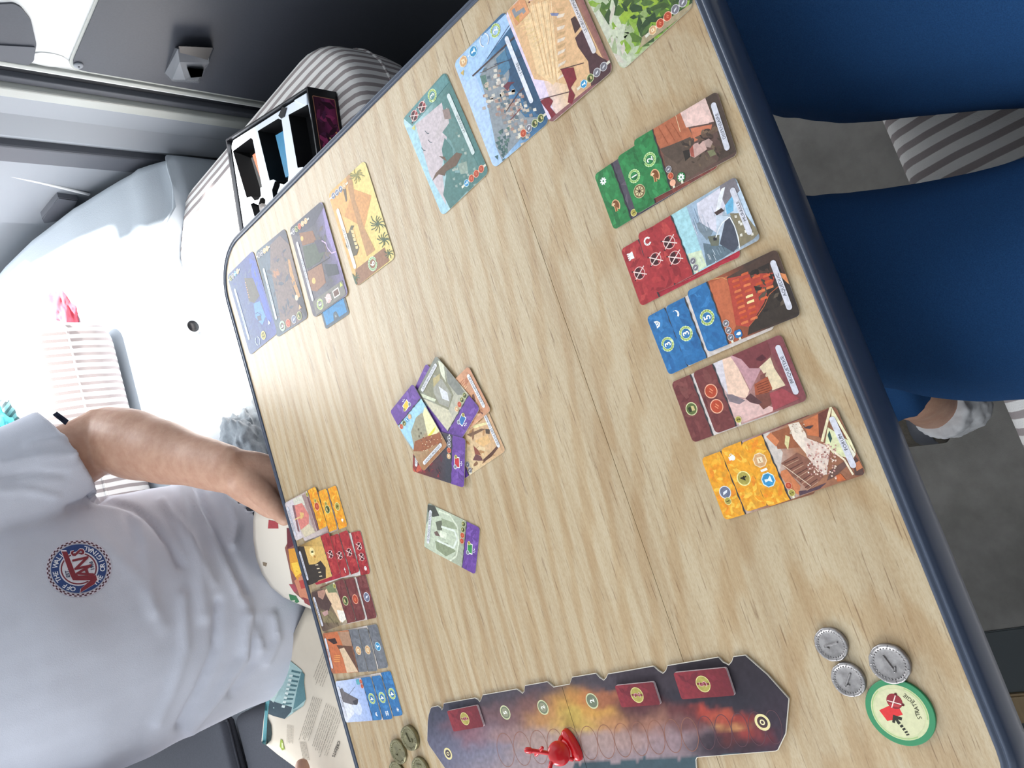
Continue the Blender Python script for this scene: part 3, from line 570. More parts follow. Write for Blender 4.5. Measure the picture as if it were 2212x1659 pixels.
def icon(A, kind, x, y, s=2.6, col='#f2f3f0', lv=12):
    if kind == 'gear':
        A.circ(x, y, s * .72, col, lv)
        for k in range(8): a = k * math.pi / 4; A.line([(x, y), (x + s * math.cos(a), y + s * math.sin(a))], s * .36, col, lv)
        A.circ(x, y, s * .26, '#2f7d46', lv + 1, 10)
    elif kind == 'tower': A.p([(x - s, y - s * .9), (x + s, y - s * .9), (x + s * .85, y + s * .5), (x - s * .85, y + s * .5)], col, lv); [A.p([(x + k * s * .62 - s * .2, y + s * .4), (x + k * s * .62 + s * .2, y + s * .4), (x + k * s * .62 + s * .2, y + s), (x + k * s * .62 - s * .2, y + s)], col, lv) for k in (-1.35, -.45, .45, 1.35)]
    elif kind == 'shoe': A.ring(x, y, s * .6, s * .42, col, lv, 20, -60, 240); [A.circ(x + s * .8 * math.cos(a), y + s * .8 * math.sin(a), s * .09, '#a8353a', lv + 1, 6) for a in (-.6, 0, .7, 1.6, 2.4, 3.1, 3.8)]
    elif kind == 'moon': A.p([(x + s * math.cos(a), y + s * math.sin(a)) for a in np.linspace(-2.6, .6, 12)] + [(x + s * .25 + s * .9 * math.cos(a) - s * .1, y + s * .35 + s * .8 * math.sin(a)) for a in np.linspace(.1, -2.5, 12)], col, lv)
    elif kind == 'mask': A.p([(x - s, y + s * .5), (x - s * .8, y - s * .5), (x, y - s), (x + s * .8, y - s * .4), (x + s, y + s * .7), (x + s * .3, y + s * .4), (x - s * .3, y + s * .3)], col, lv); A.circ(x - s * .35, y, s * .16, '#2f6fa8', lv + 1, 8); A.circ(x + s * .35, y + s * .1, s * .16, '#2f6fa8', lv + 1, 8); A.line([(x - s * .3, y - s * .45), (x + s * .35, y - s * .4)], s * .14, '#2f6fa8', lv + 1)
    elif kind == 'jug': A.circ(x, y - s * .1, s * .72, col, lv); A.p([(x - s * .35, y + s * .3), (x + s * .35, y + s * .3), (x + s * .5, y + s), (x - s * .5, y + s)], col, lv); A.ring(x + s * .7, y + .2, s * .3, s * .14, col, lv, 10)
    elif kind == 'drop': A.p([(x, y + s), (x + s * .5, y + s * .2)] + [(x + s * .55 * math.cos(a), y - s * .3 + s * .55 * math.sin(a)) for a in np.linspace(.4, -3.5, 12)] + [(x - s * .5, y + s * .2)], col, lv)
    elif kind == 'sun': A.circ(x, y, s * .4, col, lv); [A.line([(x, y), (x + s * math.cos(a), y + s * math.sin(a))], s * .2, col, lv) for a in np.linspace(0, 5.5, 8)]
    elif kind == 'sword': A.line([(x - s, y), (x + s, y)], s * .34, col, lv); A.line([(x - s * .3, y - s * .5), (x - s * .3, y + s * .5)], s * .3, col, lv)
    elif kind == 'column': A.line([(x - s, y - s * .8), (x + s, y - s * .8)], s * .3, col, lv); A.line([(x - s, y + s * .8), (x + s, y + s * .8)], s * .3, col, lv); [A.line([(x + k * s * .6, y - s), (x + k * s * .6, y + s)], s * .22, col, lv) for k in (-1, 0, 1)]
    elif kind == 'target': A.circ(x, y, s * .9, col, lv); A.ring(x, y, s * .35, s * .14, '#a8353a', lv + 1)
def minicard(A, x, y, w, h, col, lv=12, rot=0):
    c, s_ = math.cos(rot), math.sin(rot); f = lambda k: [(x + a * c * k - b * s_ * k, y + a * s_ * k + b * c * k) for a, b in ((-w / 2, -h / 2), (w / 2, -h / 2), (w / 2, h / 2), (-w / 2, h / 2))]
    A.p(f(1.22), '#eef0ec', lv); A.p(f(1), col, lv + .6)
def swords(A, x, y, s, lv=12):   # the white "per" mark: slash between two arrow heads
    A.line([(x, y - s), (x, y + s)], s * .3, '#f0eef4', lv); A.p([(x - s * 1.3, y - s * .5), (x - s * .35, y), (x - s * 1.3, y + s * .5)], '#f0eef4', lv); A.p([(x + s * 1.3, y - s * .5), (x + s * .35, y), (x + s * 1.3, y + s * .5)], '#f0eef4', lv)
# ---------------- pictures, drawn from what each card shows
def pic_red(A): A.grad(0, 0, A.w, A.h, ['#8a4a40', '#7c4038', '#6d3a38'], 0); A.daub(0, 0, A.w, 52, ['#8a4a40', '#9c5648', '#70403c'], 30, 5, 1, 2)
def pic_dark(A): A.grad(0, 0, A.w, A.h, ['#4a4450', '#5c5260', '#3f3f48'], 0); A.daub(0, 0, A.w, 52, ['#534c58', '#645a66', '#42404a'], 30, 5, 1, 4)
def pic_crimson(A): A.grad(0, 0, A.w, A.h, ['#b03040', '#a02a38'], 0); A.daub(0, 0, A.w, 52, ['#b83848', '#98283a'], 20, 5, 1, 4)
def pic_pale(A): A.grad(0, 0, A.w, A.h, ['#c9bdb8', '#d9d0cc'], 0)
def pic_dispensary(A):
    q = lambda p, c, l=1: A.q(K4, p, c, l)
    A.grad(0, 0, 44, 68, ['#5a4640', '#6b5048', '#7c4c3c'], 0)
    q([(800, 680), (1150, 440), (1320, 760), (1250, 780), (920, 890)], '#b4694a'); q([(1150, 440), (1440, 240), (1600, 560), (1230, 640)], '#dfc0b8'); q([(1230, 400), (1380, 350), (1520, 520), (1500, 590), (1330, 620), (1240, 560)], '#ecc9c0', 2)
    q([(1440, 240), (1570, 190), (1830, 860), (1820, 930), (1600, 1050), (1660, 900), (1560, 560)], '#4e4038', 2); q([(1280, 650), (1540, 600), (1520, 700), (1330, 810)], '#c9785a', 2)
    q([(920, 900), (1280, 750), (1330, 860), (1240, 960), (1130, 1080), (960, 960)], '#57483e', 2); q([(960, 960), (1330, 860), (1600, 1040), (1200, 1280), (1020, 1360)], '#665448', 1.6)
    for x in (960, 1040, 1110): A.ql(K4, [(x - 60, 640 - (x - 960) * .4), (x + 50, 830 - (x - 960) * .5)], .5, '#9c5438', 3)
    A.ql(K4, [(1100, 480), (1160, 690)], .35, '#f2d8b0', 4); q([(1270, 900), (1330, 830), (1440, 800), (1480, 900), (1330, 1000), (1280, 980)], '#c9a59c', 4); q([(1270, 900), (1310, 850), (1330, 990), (1290, 985)], '#a85a4c', 5)
    q([(1440, 800), (1500, 770), (1550, 810), (1520, 880), (1470, 870)], '#b0948c', 5); q([(1480, 920), (1560, 900), (1590, 960), (1520, 990)], '#7c7c5c', 5); q([(1190, 920), (1270, 900), (1280, 990), (1220, 1040)], '#2e2722', 5)
    A.daub(4, 8, 26, 34, ['#4a3c34', '#75604e', '#58483c', '#3e332d'], 36, 2, 3, 5); q([(1400, 760), (1560, 760), (1480, 800)], '#3a2c28', 4.5); q([(1330, 760), (1660, 600), (1680, 640), (1400, 800)], '#6b5446', 3)
def pic_wall(A):
    q = lambda p, c, l=1: A.q(K5, p, c, l)
    A.grad(0, 0, 44, 68, ['#8f9aa6', '#b5c4d2', '#a6d4de', '#b4dcd8'], 0)
    q([(640, 540), (820, 440), (1040, 1080), (890, 1170)], '#aad6de', 1); q([(830, 950), (1000, 900), (1040, 1080), (900, 1160)], '#d3dfc0', 2); q([(820, 430), (1100, 260), (1170, 800), (1250, 1000), (1040, 1080)], '#9fb4c8', 2)
    q([(930, 400), (1200, 220), (1240, 420), (1150, 720), (960, 600)], '#d9d6e2', 3); q([(1180, 200), (1330, 100), (1400, 260), (1240, 420), (1200, 330)], '#807a80', 3.5); q([(1200, 240), (1240, 220), (1180, 480), (1130, 520), (1170, 330)], '#eef0f4', 4.5)
    q([(1240, 300), (1400, 160), (1590, 640), (1480, 660), (1330, 500), (1240, 500)], '#c4d6e8', 3); q([(1240, 420), (1330, 300), (1330, 480), (1260, 520)], '#6fb4d8', 4)
    q([(1140, 520), (1280, 540), (1190, 790), (1150, 770)], '#c8d4e2', 5); q([(1240, 580), (1300, 540), (1330, 620), (1390, 850), (1330, 930), (1180, 840), (1200, 760)], '#4e5260', 5); q([(1290, 510), (1450, 500), (1610, 720), (1540, 790), (1390, 880), (1370, 700)], '#8a8068', 4.5)
    q([(920, 620), (960, 600), (1110, 700), (1080, 760), (1040, 800), (960, 700)], '#7e8c96', 5); q([(1050, 760), (1180, 740), (1170, 860), (1090, 860)], '#6e7062', 6); q([(1110, 770), (1150, 765), (1150, 800), (1115, 805)], '#33343a', 7)
    q([(1000, 830), (1180, 860), (1390, 880), (1200, 1000), (1040, 1080)], '#667884', 4); q([(1120, 500), (1200, 450), (1230, 480), (1150, 530)], '#4a3a38', 7)
    A.ql(K5, [(1140, 770), (1170, 680), (1210, 610), (1290, 545), (1340, 640), (1380, 760), (1400, 890)], .7, '#f2f4f6', 8)
    for k in range(16): R = random.Random(k + 3); x, y = R.uniform(840, 1100), R.uniform(430, 640); A.ql(K5, [(x, y), (x + 40, y + 110)], .3, R.choice(['#eceaf2', '#7f8fa4', '#b9c3d2']), 5)
    for k in range(12): R = random.Random(k + 40); x, y = R.uniform(950, 1350), R.uniform(850, 1050); A.ql(K5, [(x, y), (x + 30, y + 60)], .3, R.choice(['#dfe6ec', '#55636e', '#9fb0bc']), 7)
    for x, y in ((1340, 530), (1380, 590), (1400, 610), (1450, 690), (1520, 720), (1400, 730)): q([(x, y), (x + 25, y - 5), (x + 30, y + 25), (x + 5, y + 30)], '#e8e4d8', 6)
def pic_aqueduct(A):
    q = lambda p, c, l=1: A.q(K6, p, c, l)
    A.grad(0, 0, 44, 68, ['#3a3230', '#4a3a34', '#a85a3c', '#b8643e'], 0)
    q([(800, 520), (1060, 420), (1160, 1020), (1080, 1220), (1000, 1000)], '#c06a48', 1); q([(1050, 440), (1300, 300), (1640, 80), (1780, 400), (1500, 400), (1250, 640), (1080, 560)], '#4f3c34', 1.5); q([(1060, 450), (1310, 400), (1640, 380), (1560, 640), (1320, 1030), (1160, 1010)], '#b4483a', 2)
    q([(1540, 600), (1700, 480), (1930, 850), (1700, 960), (1300, 1130), (1320, 1020), (1480, 800)], '#3b322c', 3); A.daub(10, 2, 38, 22, ['#332b27', '#4c4238', '#5c5044', '#2b2522'], 30, 3, 3, 8); q([(1640, 370), (1760, 400), (1820, 540), (1760, 490)], '#d98a5a', 4)
    for (x0, y0, x1, y1, n) in ((1160, 480, 1270, 980, 9), (1270, 400, 1380, 930, 9), (1410, 430, 1500, 690, 4), (1530, 420, 1570, 560, 3)):
        for k in range(n):
            t = k / max(1, n - 1); x, y = x0 + (x1 - x0) * t, y0 + (y1 - y0) * t; c = '#f6e0a0' if (x0 == 1270 and k in (4, 5)) else ['#d2623c', '#c8552f', '#de7a4c'][k % 3]
            q([(x - 42, y + 26), (x - 48, y + 6), (x - 34, y - 8), (x + 36, y - 34), (x + 42, y - 4)], c, 5)
    A.ql(K6, [(1320, 1020), (1420, 900), (1500, 780), (1560, 640), (1700, 520)], .4, '#c06a48', 6); q([(1760, 470), (1810, 530), (1780, 500)], '#f4e0a0', 7); A.ql(K6, [(830, 470), (1000, 440), (1060, 470)], .3, '#d9b070', 4)
def pic_brick(A):
    q = lambda p, c, l=1: A.q(K7, p, c, l)
    A.grad(0, 0, 44, 68, ['#7e4a4c', '#94605c', '#c9a09a', '#d8cfd2'], 0)
    q([(500, 390), (700, 320), (870, 660), (840, 740), (660, 700), (560, 560)], '#eccab4', 1); q([(500, 390), (600, 350), (660, 700), (560, 560)], '#d9d2d8', 1.4); q([(640, 700), (700, 700), (830, 760), (770, 800), (670, 770)], '#86787e', 2)
    q([(660, 780), (840, 740), (1110, 830), (1100, 870), (740, 1000)], '#e0bab4', 1.6); q([(680, 320), (870, 260), (1000, 420), (880, 660), (800, 500)], '#c2949a', 2); q([(690, 310), (1040, 140), (1090, 300), (960, 440), (870, 440), (790, 350)], '#7a3e42', 3)
    q([(1040, 140), (1170, 100), (1430, 690), (1380, 750), (1110, 860), (1080, 700), (1230, 600), (1110, 330)], '#84484e', 2.6); q([(970, 430), (1080, 330), (1120, 440), (1230, 610), (1100, 660), (1060, 560)], '#e2cfae', 4); q([(920, 600), (1050, 520), (1100, 640), (1060, 680), (930, 710)], '#a8583c', 5)
    q([(930, 710), (1070, 680), (1090, 800), (1010, 850), (960, 790)], '#7c4a40', 4); q([(1070, 690), (1200, 640), (1370, 740), (1110, 860)], '#a04a50', 3.2); q([(830, 740), (880, 690), (1000, 780), (960, 800), (880, 780)], '#5e3e40', 4); q([(940, 340), (1000, 300), (1040, 340), (990, 370), (940, 360)], '#5a2c34', 5); q([(980, 510), (1040, 480), (1020, 540), (980, 550)], '#7c4c44', 6)
    for k in range(5): A.ql(K7, [(940 + k * 6, 610 + k * 22), (1060 + k * 6, 560 + k * 24)], .45, '#7a3c2a', 6)
def pic_forum(A):
    q = lambda p, c, l=1: A.q(K8, p, c, l)
    A.grad(0, 0, 44, 68, ['#8a5a44', '#a87458', '#d8cfca'], 0)
    q([(820, 410), (900, 370), (1060, 620), (1020, 840), (930, 760)], '#cfc4bc', 1); q([(870, 440), (920, 390), (1020, 490), (980, 550)], '#cf7f54', 3); q([(930, 390), (1290, 270), (1340, 480), (1250, 560), (1000, 580)], '#9a5c3e', 2); q([(1290, 260), (1460, 180), (1480, 440), (1340, 420)], '#c8744a', 3); q([(1460, 180), (1610, 100), (1560, 300), (1500, 460), (1470, 440)], '#6e3e34', 3)
    q([(1120, 300), (1240, 270), (1320, 400), (1380, 620), (1330, 640), (1180, 460)], '#ecdccb', 4); q([(1300, 440), (1600, 560), (1560, 860), (1520, 880), (1330, 660)], '#e2cdc0', 4); q([(1590, 100), (1620, 100), (1520, 500), (1490, 490)], '#e8ddb6', 6)
    q([(1620, 110), (1880, 560), (1890, 640), (1800, 480), (1650, 220), (1600, 300)], '#efe6bc', 5); q([(1570, 330), (1800, 480), (1880, 650), (1800, 680), (1640, 640), (1540, 520)], '#dfe0b2', 4.6); q([(1800, 520), (1890, 640), (1850, 700), (1780, 640)], '#e6e0cc', 6); A.ql(K8, [(1550, 540), (1760, 700), (1860, 870)], 1.2, '#ecdcc0', 7)
    q([(1040, 740), (1220, 620), (1420, 730), (1520, 900), (1360, 1050), (1280, 980), (1160, 880)], '#8a5c4c', 3); q([(1040, 830), (1100, 810), (1260, 1000), (1240, 1100), (1160, 1060), (1030, 880)], '#cf7f54', 4); q([(1240, 1060), (1360, 1040), (1560, 960), (1480, 1030), (1250, 1110)], '#57414c', 4)
    for k in range(5): A.ql(K8, [(1080 + k * 58, 740 + k * 70), (1230 + k * 56, 670 + k * 62)], .5, '#5e3a32', 6); A.ql(K8, [(1100 + k * 58, 770 + k * 70), (1240 + k * 56, 700 + k * 62)], .4, '#c29a80', 6)
    A.ql(K8, [(1060, 760), (1380, 1000)], .5, '#e2c8b0', 7); q([(1600, 820), (1760, 720), (1800, 760), (1640, 900), (1560, 940)], '#6a4c44', 5); q([(1660, 880), (1720, 860), (1780, 930), (1680, 950)], '#c8683c', 6); q([(1880, 660), (1950, 760), (1990, 870), (1880, 880), (1860, 760)], '#5a423c', 5); q([(1880, 740), (1930, 710), (1970, 790), (1900, 830)], '#c27a54', 6)
    R = random.Random(5)
    for k in range(150): x = R.uniform(1330, 1660); y = R.uniform(480, 860) + (x - 1330) * .15; q([(x, y), (x + 16, y - 5), (x + 20, y + 12), (x + 4, y + 15)], R.choice(['#f0e2d6', '#c28f88', '#a87068', '#e6ccb8', '#d6a89a']), 7)
    for k in range(40): x = R.uniform(1130, 1300); y = R.uniform(290, 400); q([(x, y), (x + 14, y - 4), (x + 18, y + 10)], R.choice(['#f2ead8', '#c8b8a4', '#b08a70']), 6)
    q([(1280, 315), (1320, 330), (1350, 315), (1410, 310), (1370, 350), (1320, 345)], '#4a3c40', 9); q([(1590, 370), (1570, 420), (1600, 510), (1620, 460)], '#33504a', 9); q([(1090, 420), (1140, 440), (1120, 590), (1080, 520)], '#e0d49c', 5)
def near(name_, label, TL, TR, z, col, art, edge='#cfc7b8', grp=None): 
    m, d = pose(TL, TR, z + CT); return mkcard('building_card', label, 'card', grp, m, d, CW, CH, z, art, edge)
def stack3(col, items, grp):
    """items bottom to top: (TL, TR, pic, extra(A), title, costs, label)"""
    for i, (TL, TR, pic, ex, title, cs, lab) in enumerate(items):
        def fn(A, pic=pic, ex=ex, title=title, cs=cs, i=i):
            pic(A); band(A, col, i * 3 + len(title or ''));
            if title: banner(A, title)
            if cs: costs(A, cs)
            ex(A)
        near('c', lab, TL, TR, TZ + .15 + i * .5, col, fn, grp=grp)
C_ = 22
stack3('green', [
 ((1327, 498), (1283.5, 377), pic_dark, lambda A: (A.mortar(15, 60, 4.5, 11), icon(A, 'gear', 36, 62.5, 2.7), A.coin(3.4, 48, 2.6, '1', 12)), None, None, 'green card with white cog and mortar, lowest of the green fan'),
 ((1375.4, 462), (1333.5, 340), pic_red, lambda A: (A.laurel(25, 60, 4.6, '1', 11, '#2f7d46', '#8dbb62', '#d8eebc'), A.wheel(13.5, 60, 4.8, 11)), None, None, 'green card with wheel and laurel 1, middle of the green fan'),
 ((1407, 432), (1368, 304), pic_dispensary, lambda A: (A.laurel(26, 60, 4.8, '2', 11, '#2f7d46', '#8dbb62', '#d8eebc'), A.mortar(14, 60, 4.6, 11), A.circ(4.3, 41.5, 3.2, '#2f7d46', 11), icon(A, 'gear', 4.3, 41.5, 2.5, lv=12), A.p([(0, 41), (2, 41), (2, 42.6), (0, 42.6)], '#e4e0c8', 11)), 'DISPENSAIRE', ['clay', 'clay', 'stone'], 'green-banded DISPENSAIRE picture card on top of the green fan')], 'fan of green cards')
def shl(x, y, r=4.4): return lambda A: A.shield(x, y, r, 11)
stack3('red', [
 ((1384.6, 660), (1341.9, 541), pic_crimson, lambda A: (A.shield(22, 60, 4.6, 11), icon(A, 'tower', 36, 62, 2.6)), None, None, 'red card with white tower, lowest of the red fan'),
 ((1415.5, 631.5), (1378, 507), pic_crimson, lambda A: (A.shield(22, 60, 4.6, 11), icon(A, 'shoe', 36, 62, 3)), None, None, 'red card with white horseshoe, middle of the red fan'),
 ((1457, 616), (1408.5, 489), pic_wall, lambda A: (A.shield(16.5, 60, 4.7, 11), A.shield(28, 60, 4.7, 11)), 'MURAILLE', ['stone', 'stone'], 'red-banded MURAILLE card with snowy wall picture atop the red fan')], 'fan of red cards')
stack3('blue', [
 ((1445, 809), (1397.5, 687), pic_pale, lambda A: (A.laurel(20, 60, 4.9, '3', 11), icon(A, 'mask', 36, 62, 2.7)), None, None, 'blue card with white theatre mask, lowest of the near blue fan'),
 ((1484, 790), (1437.5, 664.6), pic_pale, lambda A: (A.laurel(21, 60, 5, '3', 11), icon(A, 'moon', 36, 62, 2.7)), None, None, 'blue card with white crescent moon, middle of the near blue fan'),
 ((1530, 763), (1483, 628), pic_aqueduct, lambda A: (A.laurel(22, 60, 5.2, '5', 11), A.rr(1.4, 40.2, 6.6, 45.6, 1.6, '#2f6fa8', 11), icon(A, 'drop', 4, 42.6, 2, lv=12), A.p([(0, 42), (1.6, 42), (1.6, 43.6), (0, 43.6)], '#e4e0c8', 11)), 'AQUEDUC', ['stone', 'stone', 'stone'], 'blue-banded AQUEDUC card with orange arches atop the near blue fan')], 'near fan of blue cards')
stack3('brown', [
 ((1497.3, 955), (1450.6, 828), pic_pale, lambda A: A.res(22, 60, 4.6, 'wood', 11), None, None, 'brown card with single wood symbol beneath the BRIQUETERIE card'),
 ((1546, 935.5), (1497, 806), pic_brick, lambda A: (A.res(16.8, 60, 4.9, 'clay', 11), A.res(27.6, 60, 4.9, 'clay', 11)), 'BRIQUETERIE', ['2'], 'brown-banded BRIQUETERIE card with two clay symbols')], 'near fan of brown cards')
stack3('yellow', [
 ((1567, 1126), (1514, 988), pic_forum, lambda A: (A.res(17.5, 60, 4.4, 'grey', 11), A.coin(11.5, 60.4, 2.6, '1', 13)), None, None, 'yellow card with grey stone symbol, lowest of the near yellow fan'),
 ((1612, 1107), (1556, 970), pic_brick, lambda A: (A.coin(21, 60, 5, '4', 11), icon(A, 'jug', 36, 62, 2.6)), None, None, 'yellow card with coin 4 and white jug, middle of near yellow fan'),
 ((1660, 1098), (1599, 955), pic_forum, lambda A: (A.res(16, 60, 5, 'glass', 11), A.res(29.5, 60, 5, 'papyrus', 11), A.line([(22.8, 57.6), (22.8, 62.4)], 1.6, '#f2f0ea', 12)), 'FORUM', ['3', 'clay'], 'yellow-banded FORUM card with crowd picture atop near yellow fan')], 'near fan of yellow cards')
# ---------------- far player's fans (same cards turned round)
def pic_tavern(A):
    q = lambda p, c, l=1: A.q(F6, p, c, l); A.grad(0, 0, 44, 68, ['#cfc2c2', '#c9b8b2', '#8c6a6c'], 0)
    q([(170, 520), (300, 450), (490, 1240), (380, 1280)], '#d8cdd0', 1.5); q([(300, 450), (480, 370), (560, 560), (330, 560)], '#d8d4c4', 2); q([(310, 580), (480, 520), (620, 750), (620, 930), (460, 1060)], '#da867c', 3); q([(460, 1060), (620, 930), (770, 1090), (540, 1210)], '#d6c8ac', 2.5)
    q([(480, 370), (560, 330), (780, 1090), (740, 1090)], '#a58a86', 3.5); q([(560, 330), (620, 420), (830, 1060), (790, 1080)], '#7c5a5e', 4); q([(290, 570), (330, 560), (440, 1100), (400, 1080)], '#8a6468', 4); A.ql(F6, [(340, 850), (470, 790), (480, 720)], 1.4, '#e6c68c', 5); q([(440, 700), (520, 720), (520, 790), (460, 850)], '#e0b878', 5); A.ql(F6, [(640, 600), (780, 1080)], .3, '#efe2d4', 6)
def pic_temple(A):
    q = lambda p, c, l=1: A.q(F7, p, c, l); A.grad(0, 0, 44, 68, ['#4a3b34', '#caa35c', '#dfbc74'], 0)
    q([(170, 0), (600, 0), (800, 620), (640, 700), (260, 400)], '#dcb468', 1); A.circ(*A.px((640 + 345 * .0995, 1180 + 125 * .0995)), 5, '#f4dc98', 2); A.circ(*A.px((640 + 345 * .0995, 1180 + 125 * .0995)), 2.6, '#fff2c0', 2.6); q([(320, 100), (370, 95), (375, 140), (330, 150)], '#6a6436', 4)
    q([(50, 0), (170, 10), (280, 400), (420, 390), (530, 310), (640, 460), (645, 690), (470, 760), (300, 880), (200, 700)], '#3e3630', 3); q([(480, 740), (630, 690), (640, 740), (460, 800)], '#b8835c', 4)
    for x, y in ((460, 410), (490, 490), (525, 570), (545, 655)): q([(x - 40, y + 8), (x - 45, y - 12), (x + 15, y - 20), (x + 22, y)], '#dcc8a8', 5)
    q([(370, 200), (410, 195), (430, 240), (390, 250)], '#b8823c', 4); q([(20, 0), (60, 0), (300, 880), (260, 880)], '#2e2624', 4)
def pic_quarry(A):
    q = lambda p, c, l=1: A.q(F7, p, c, l); A.grad(0, 0, 44, 68, ['#5a4640', '#86745c', '#dccdb0'], 0)
    q([(340, 1030), (560, 930), (700, 1140), (770, 1250), (700, 1420), (520, 1340)], '#57423e', 2); q([(620, 960), (760, 830), (960, 1150), (1090, 1580), (960, 1659), (760, 1280)], '#e4c4a0', 1.5); q([(880, 1380), (1040, 1400), (1100, 1560), (1000, 1659), (940, 1600)], '#f2ebe0', 3)
    q([(640, 870), (800, 810), (890, 1000), (700, 1010)], '#7a8460', 3); q([(520, 1400), (760, 1400), (960, 1659), (600, 1659)], '#8a7c5c', 2.6); q([(560, 1440), (680, 1380), (700, 1480), (610, 1520)], '#c29a94', 5)
    for k in range(10): R = random.Random(k); x, y = R.uniform(600, 900), R.uniform(1450, 1659); A.ql(F7, [(x, y), (x + 40, y + 90)], .6, '#5f523e', 5)
    q([(460, 980), (600, 940), (640, 1000), (580, 1160), (480, 1100)], '#b58a78', 3)
def pic_press(A):
    q = lambda p, c, l=1: A.q(F8, p, c, l); A.grad(0, 0, 44, 68, ['#a8664a', '#c8784a', '#7e5a48'], 0)
    q([(110, 250), (240, 230), (400, 650), (220, 660)], '#c8724a', 1); q([(240, 220), (370, 215), (400, 370), (300, 370)], '#b08a70', 2); q([(230, 360), (390, 370), (460, 640), (370, 640), (300, 480)], '#6a4a3c', 3); q([(260, 400), (310, 385), (460, 640), (340, 650), (300, 500)], '#dcc0a0', 4); q([(130, 300), (215, 285), (240, 340), (200, 350)], '#3c2a2a', 4)
    for k in range(4): q([(205, 470 + k * 20), (265, 465 + k * 20), (267, 472 + k * 20), (208, 478 + k * 20)], '#eda860', 5)
def pic_statue(A):
    q = lambda p, c, l=1: A.q(F8, p, c, l); A.grad(0, 0, 44, 68, ['#c9d2ea', '#aebfe6', '#8fa8dc'], 0)
    q([(260, 830), (290, 810), (310, 850), (400, 900), (460, 930), (455, 980), (400, 990), (300, 960)], '#6a6468', 4); q([(300, 920), (390, 960), (420, 1080), (330, 1190), (300, 1100)], '#e2e4ee', 3); A.ql(F8, [(360, 885), (425, 800)], .4, '#4c4a54', 5); q([(400, 950), (460, 925), (450, 990), (420, 990)], '#3c3a42', 6); A.circ(*A.px((680 + 450 * .2044, 1320 + 1020 * .2044)), 8, '#d2daee', 2)
def farst(col, items, grp):
    for i, (TL, TR, pic, ex, title, cs, lab) in enumerate(items):
        def fn(A, pic=pic, ex=ex, title=title, cs=cs, i=i):
            pic(A); band(A, col, i * 3 + 5)
            if title: banner(A, title, y=3.6)
            if cs: costs(A, cs, r=2.4)
            ex(A)
        near('c', lab, TL, TR, TZ + .15 + i * .5, col, fn, '#e0dacb', grp=grp)
farst('yellow', [
 ((725.9, 1047), (751.4, 1137.4), pic_tavern, lambda A: (A.coin(21, 60, 4.4, '6', 11), icon(A, 'jug', 36, 62, 2)), None, None, 'yellow card with coin 6, lowest of the far yellow fan'),
 ((704.7, 1053), (729.7, 1144.5), pic_tavern, lambda A: (A.res(21, 60, 4.6, 'wood', 11), A.coin(15, 60, 2.4, '1', 13)), None, None, 'yellow card with wood symbol, middle of the far yellow fan'),
 ((681.4, 1049.7), (707.4, 1137), pic_tavern, lambda A: (A.res(20, 60, 4.6, 'clay', 11), A.coin(14, 60, 2.4, '1', 13)), 'DÉPÔT D\'ARGILE', ['3'], 'yellow-banded card with pink vessel picture atop far yellow fan')], 'far fan of yellow cards')
farst('red', [
 ((778.5, 1145), (800.7, 1240), pic_pale, lambda A: (A.shield(15, 60, 4.2, 11), A.shield(26, 60, 4.2, 11), icon(A, 'target', 38, 62, 2.4)), None, None, 'red card with two shields and target, lowest of the far red fan'),
 ((750.3, 1143), (777.8, 1235.7), pic_pale, lambda A: A.shield(22, 60, 4.4, 11), None, None, 'plain red one-shield card, second from the bottom of far red fan'),
 ((730.7, 1150), (756.4, 1243.7), pic_crimson, lambda A: (A.shield(22, 60, 4.4, 11), icon(A, 'sword', 38, 62, 2.6)), None, None, 'red card with white sword, third from the bottom of far red fan'),
 ((709.6, 1148.4), (736.5, 1238.7), pic_temple, lambda A: A.shield(22, 60, 4.4, 11), 'TOUR DE GARDE', None, 'red-banded card with golden pagoda picture atop the far red fan')], 'far fan of red cards')
farst('brown', [
 ((789.3, 1240.2), (815, 1334.7), pic_pale, lambda A: A.res(22, 60, 5, 'grey', 11), None, None, 'brown card with grey stone symbol, lowest of the far brown fan'),
 ((764.4, 1244.7), (790.3, 1339), pic_red, lambda A: A.res(22, 60, 5, 'clay', 11), None, None, 'brown card with clay symbol, middle of the far brown fan'),
 ((741.5, 1249.6), (769.4, 1339), pic_quarry, lambda A: A.res(22, 60, 5, 'wood', 11), 'EXPLOITATION', ['1'], 'brown-banded card with woodland picture atop the far brown fan')], 'far fan of brown cards')
farst('grey', [
 ((813.9, 1347), (839.4, 1442.6), pic_pale, lambda A: A.res(22, 60, 4.8, 'glass', 11), None, None, 'grey card with blue glass symbol, lowest of the grey fan'),
 ((793.4, 1356), (816, 1449.8), pic_pale, lambda A: A.res(22, 60, 4.8, 'papyrus', 11), None, None, 'grey card with papyrus symbol, middle of the grey fan'),
 ((773, 1358), (795.5, 1450.8), pic_press, lambda A: A.res(22, 60, 4.8, 'papyrus', 11), 'PRESSE', None, 'grey-banded card with orange press picture atop the grey fan')], 'fan of grey cards')
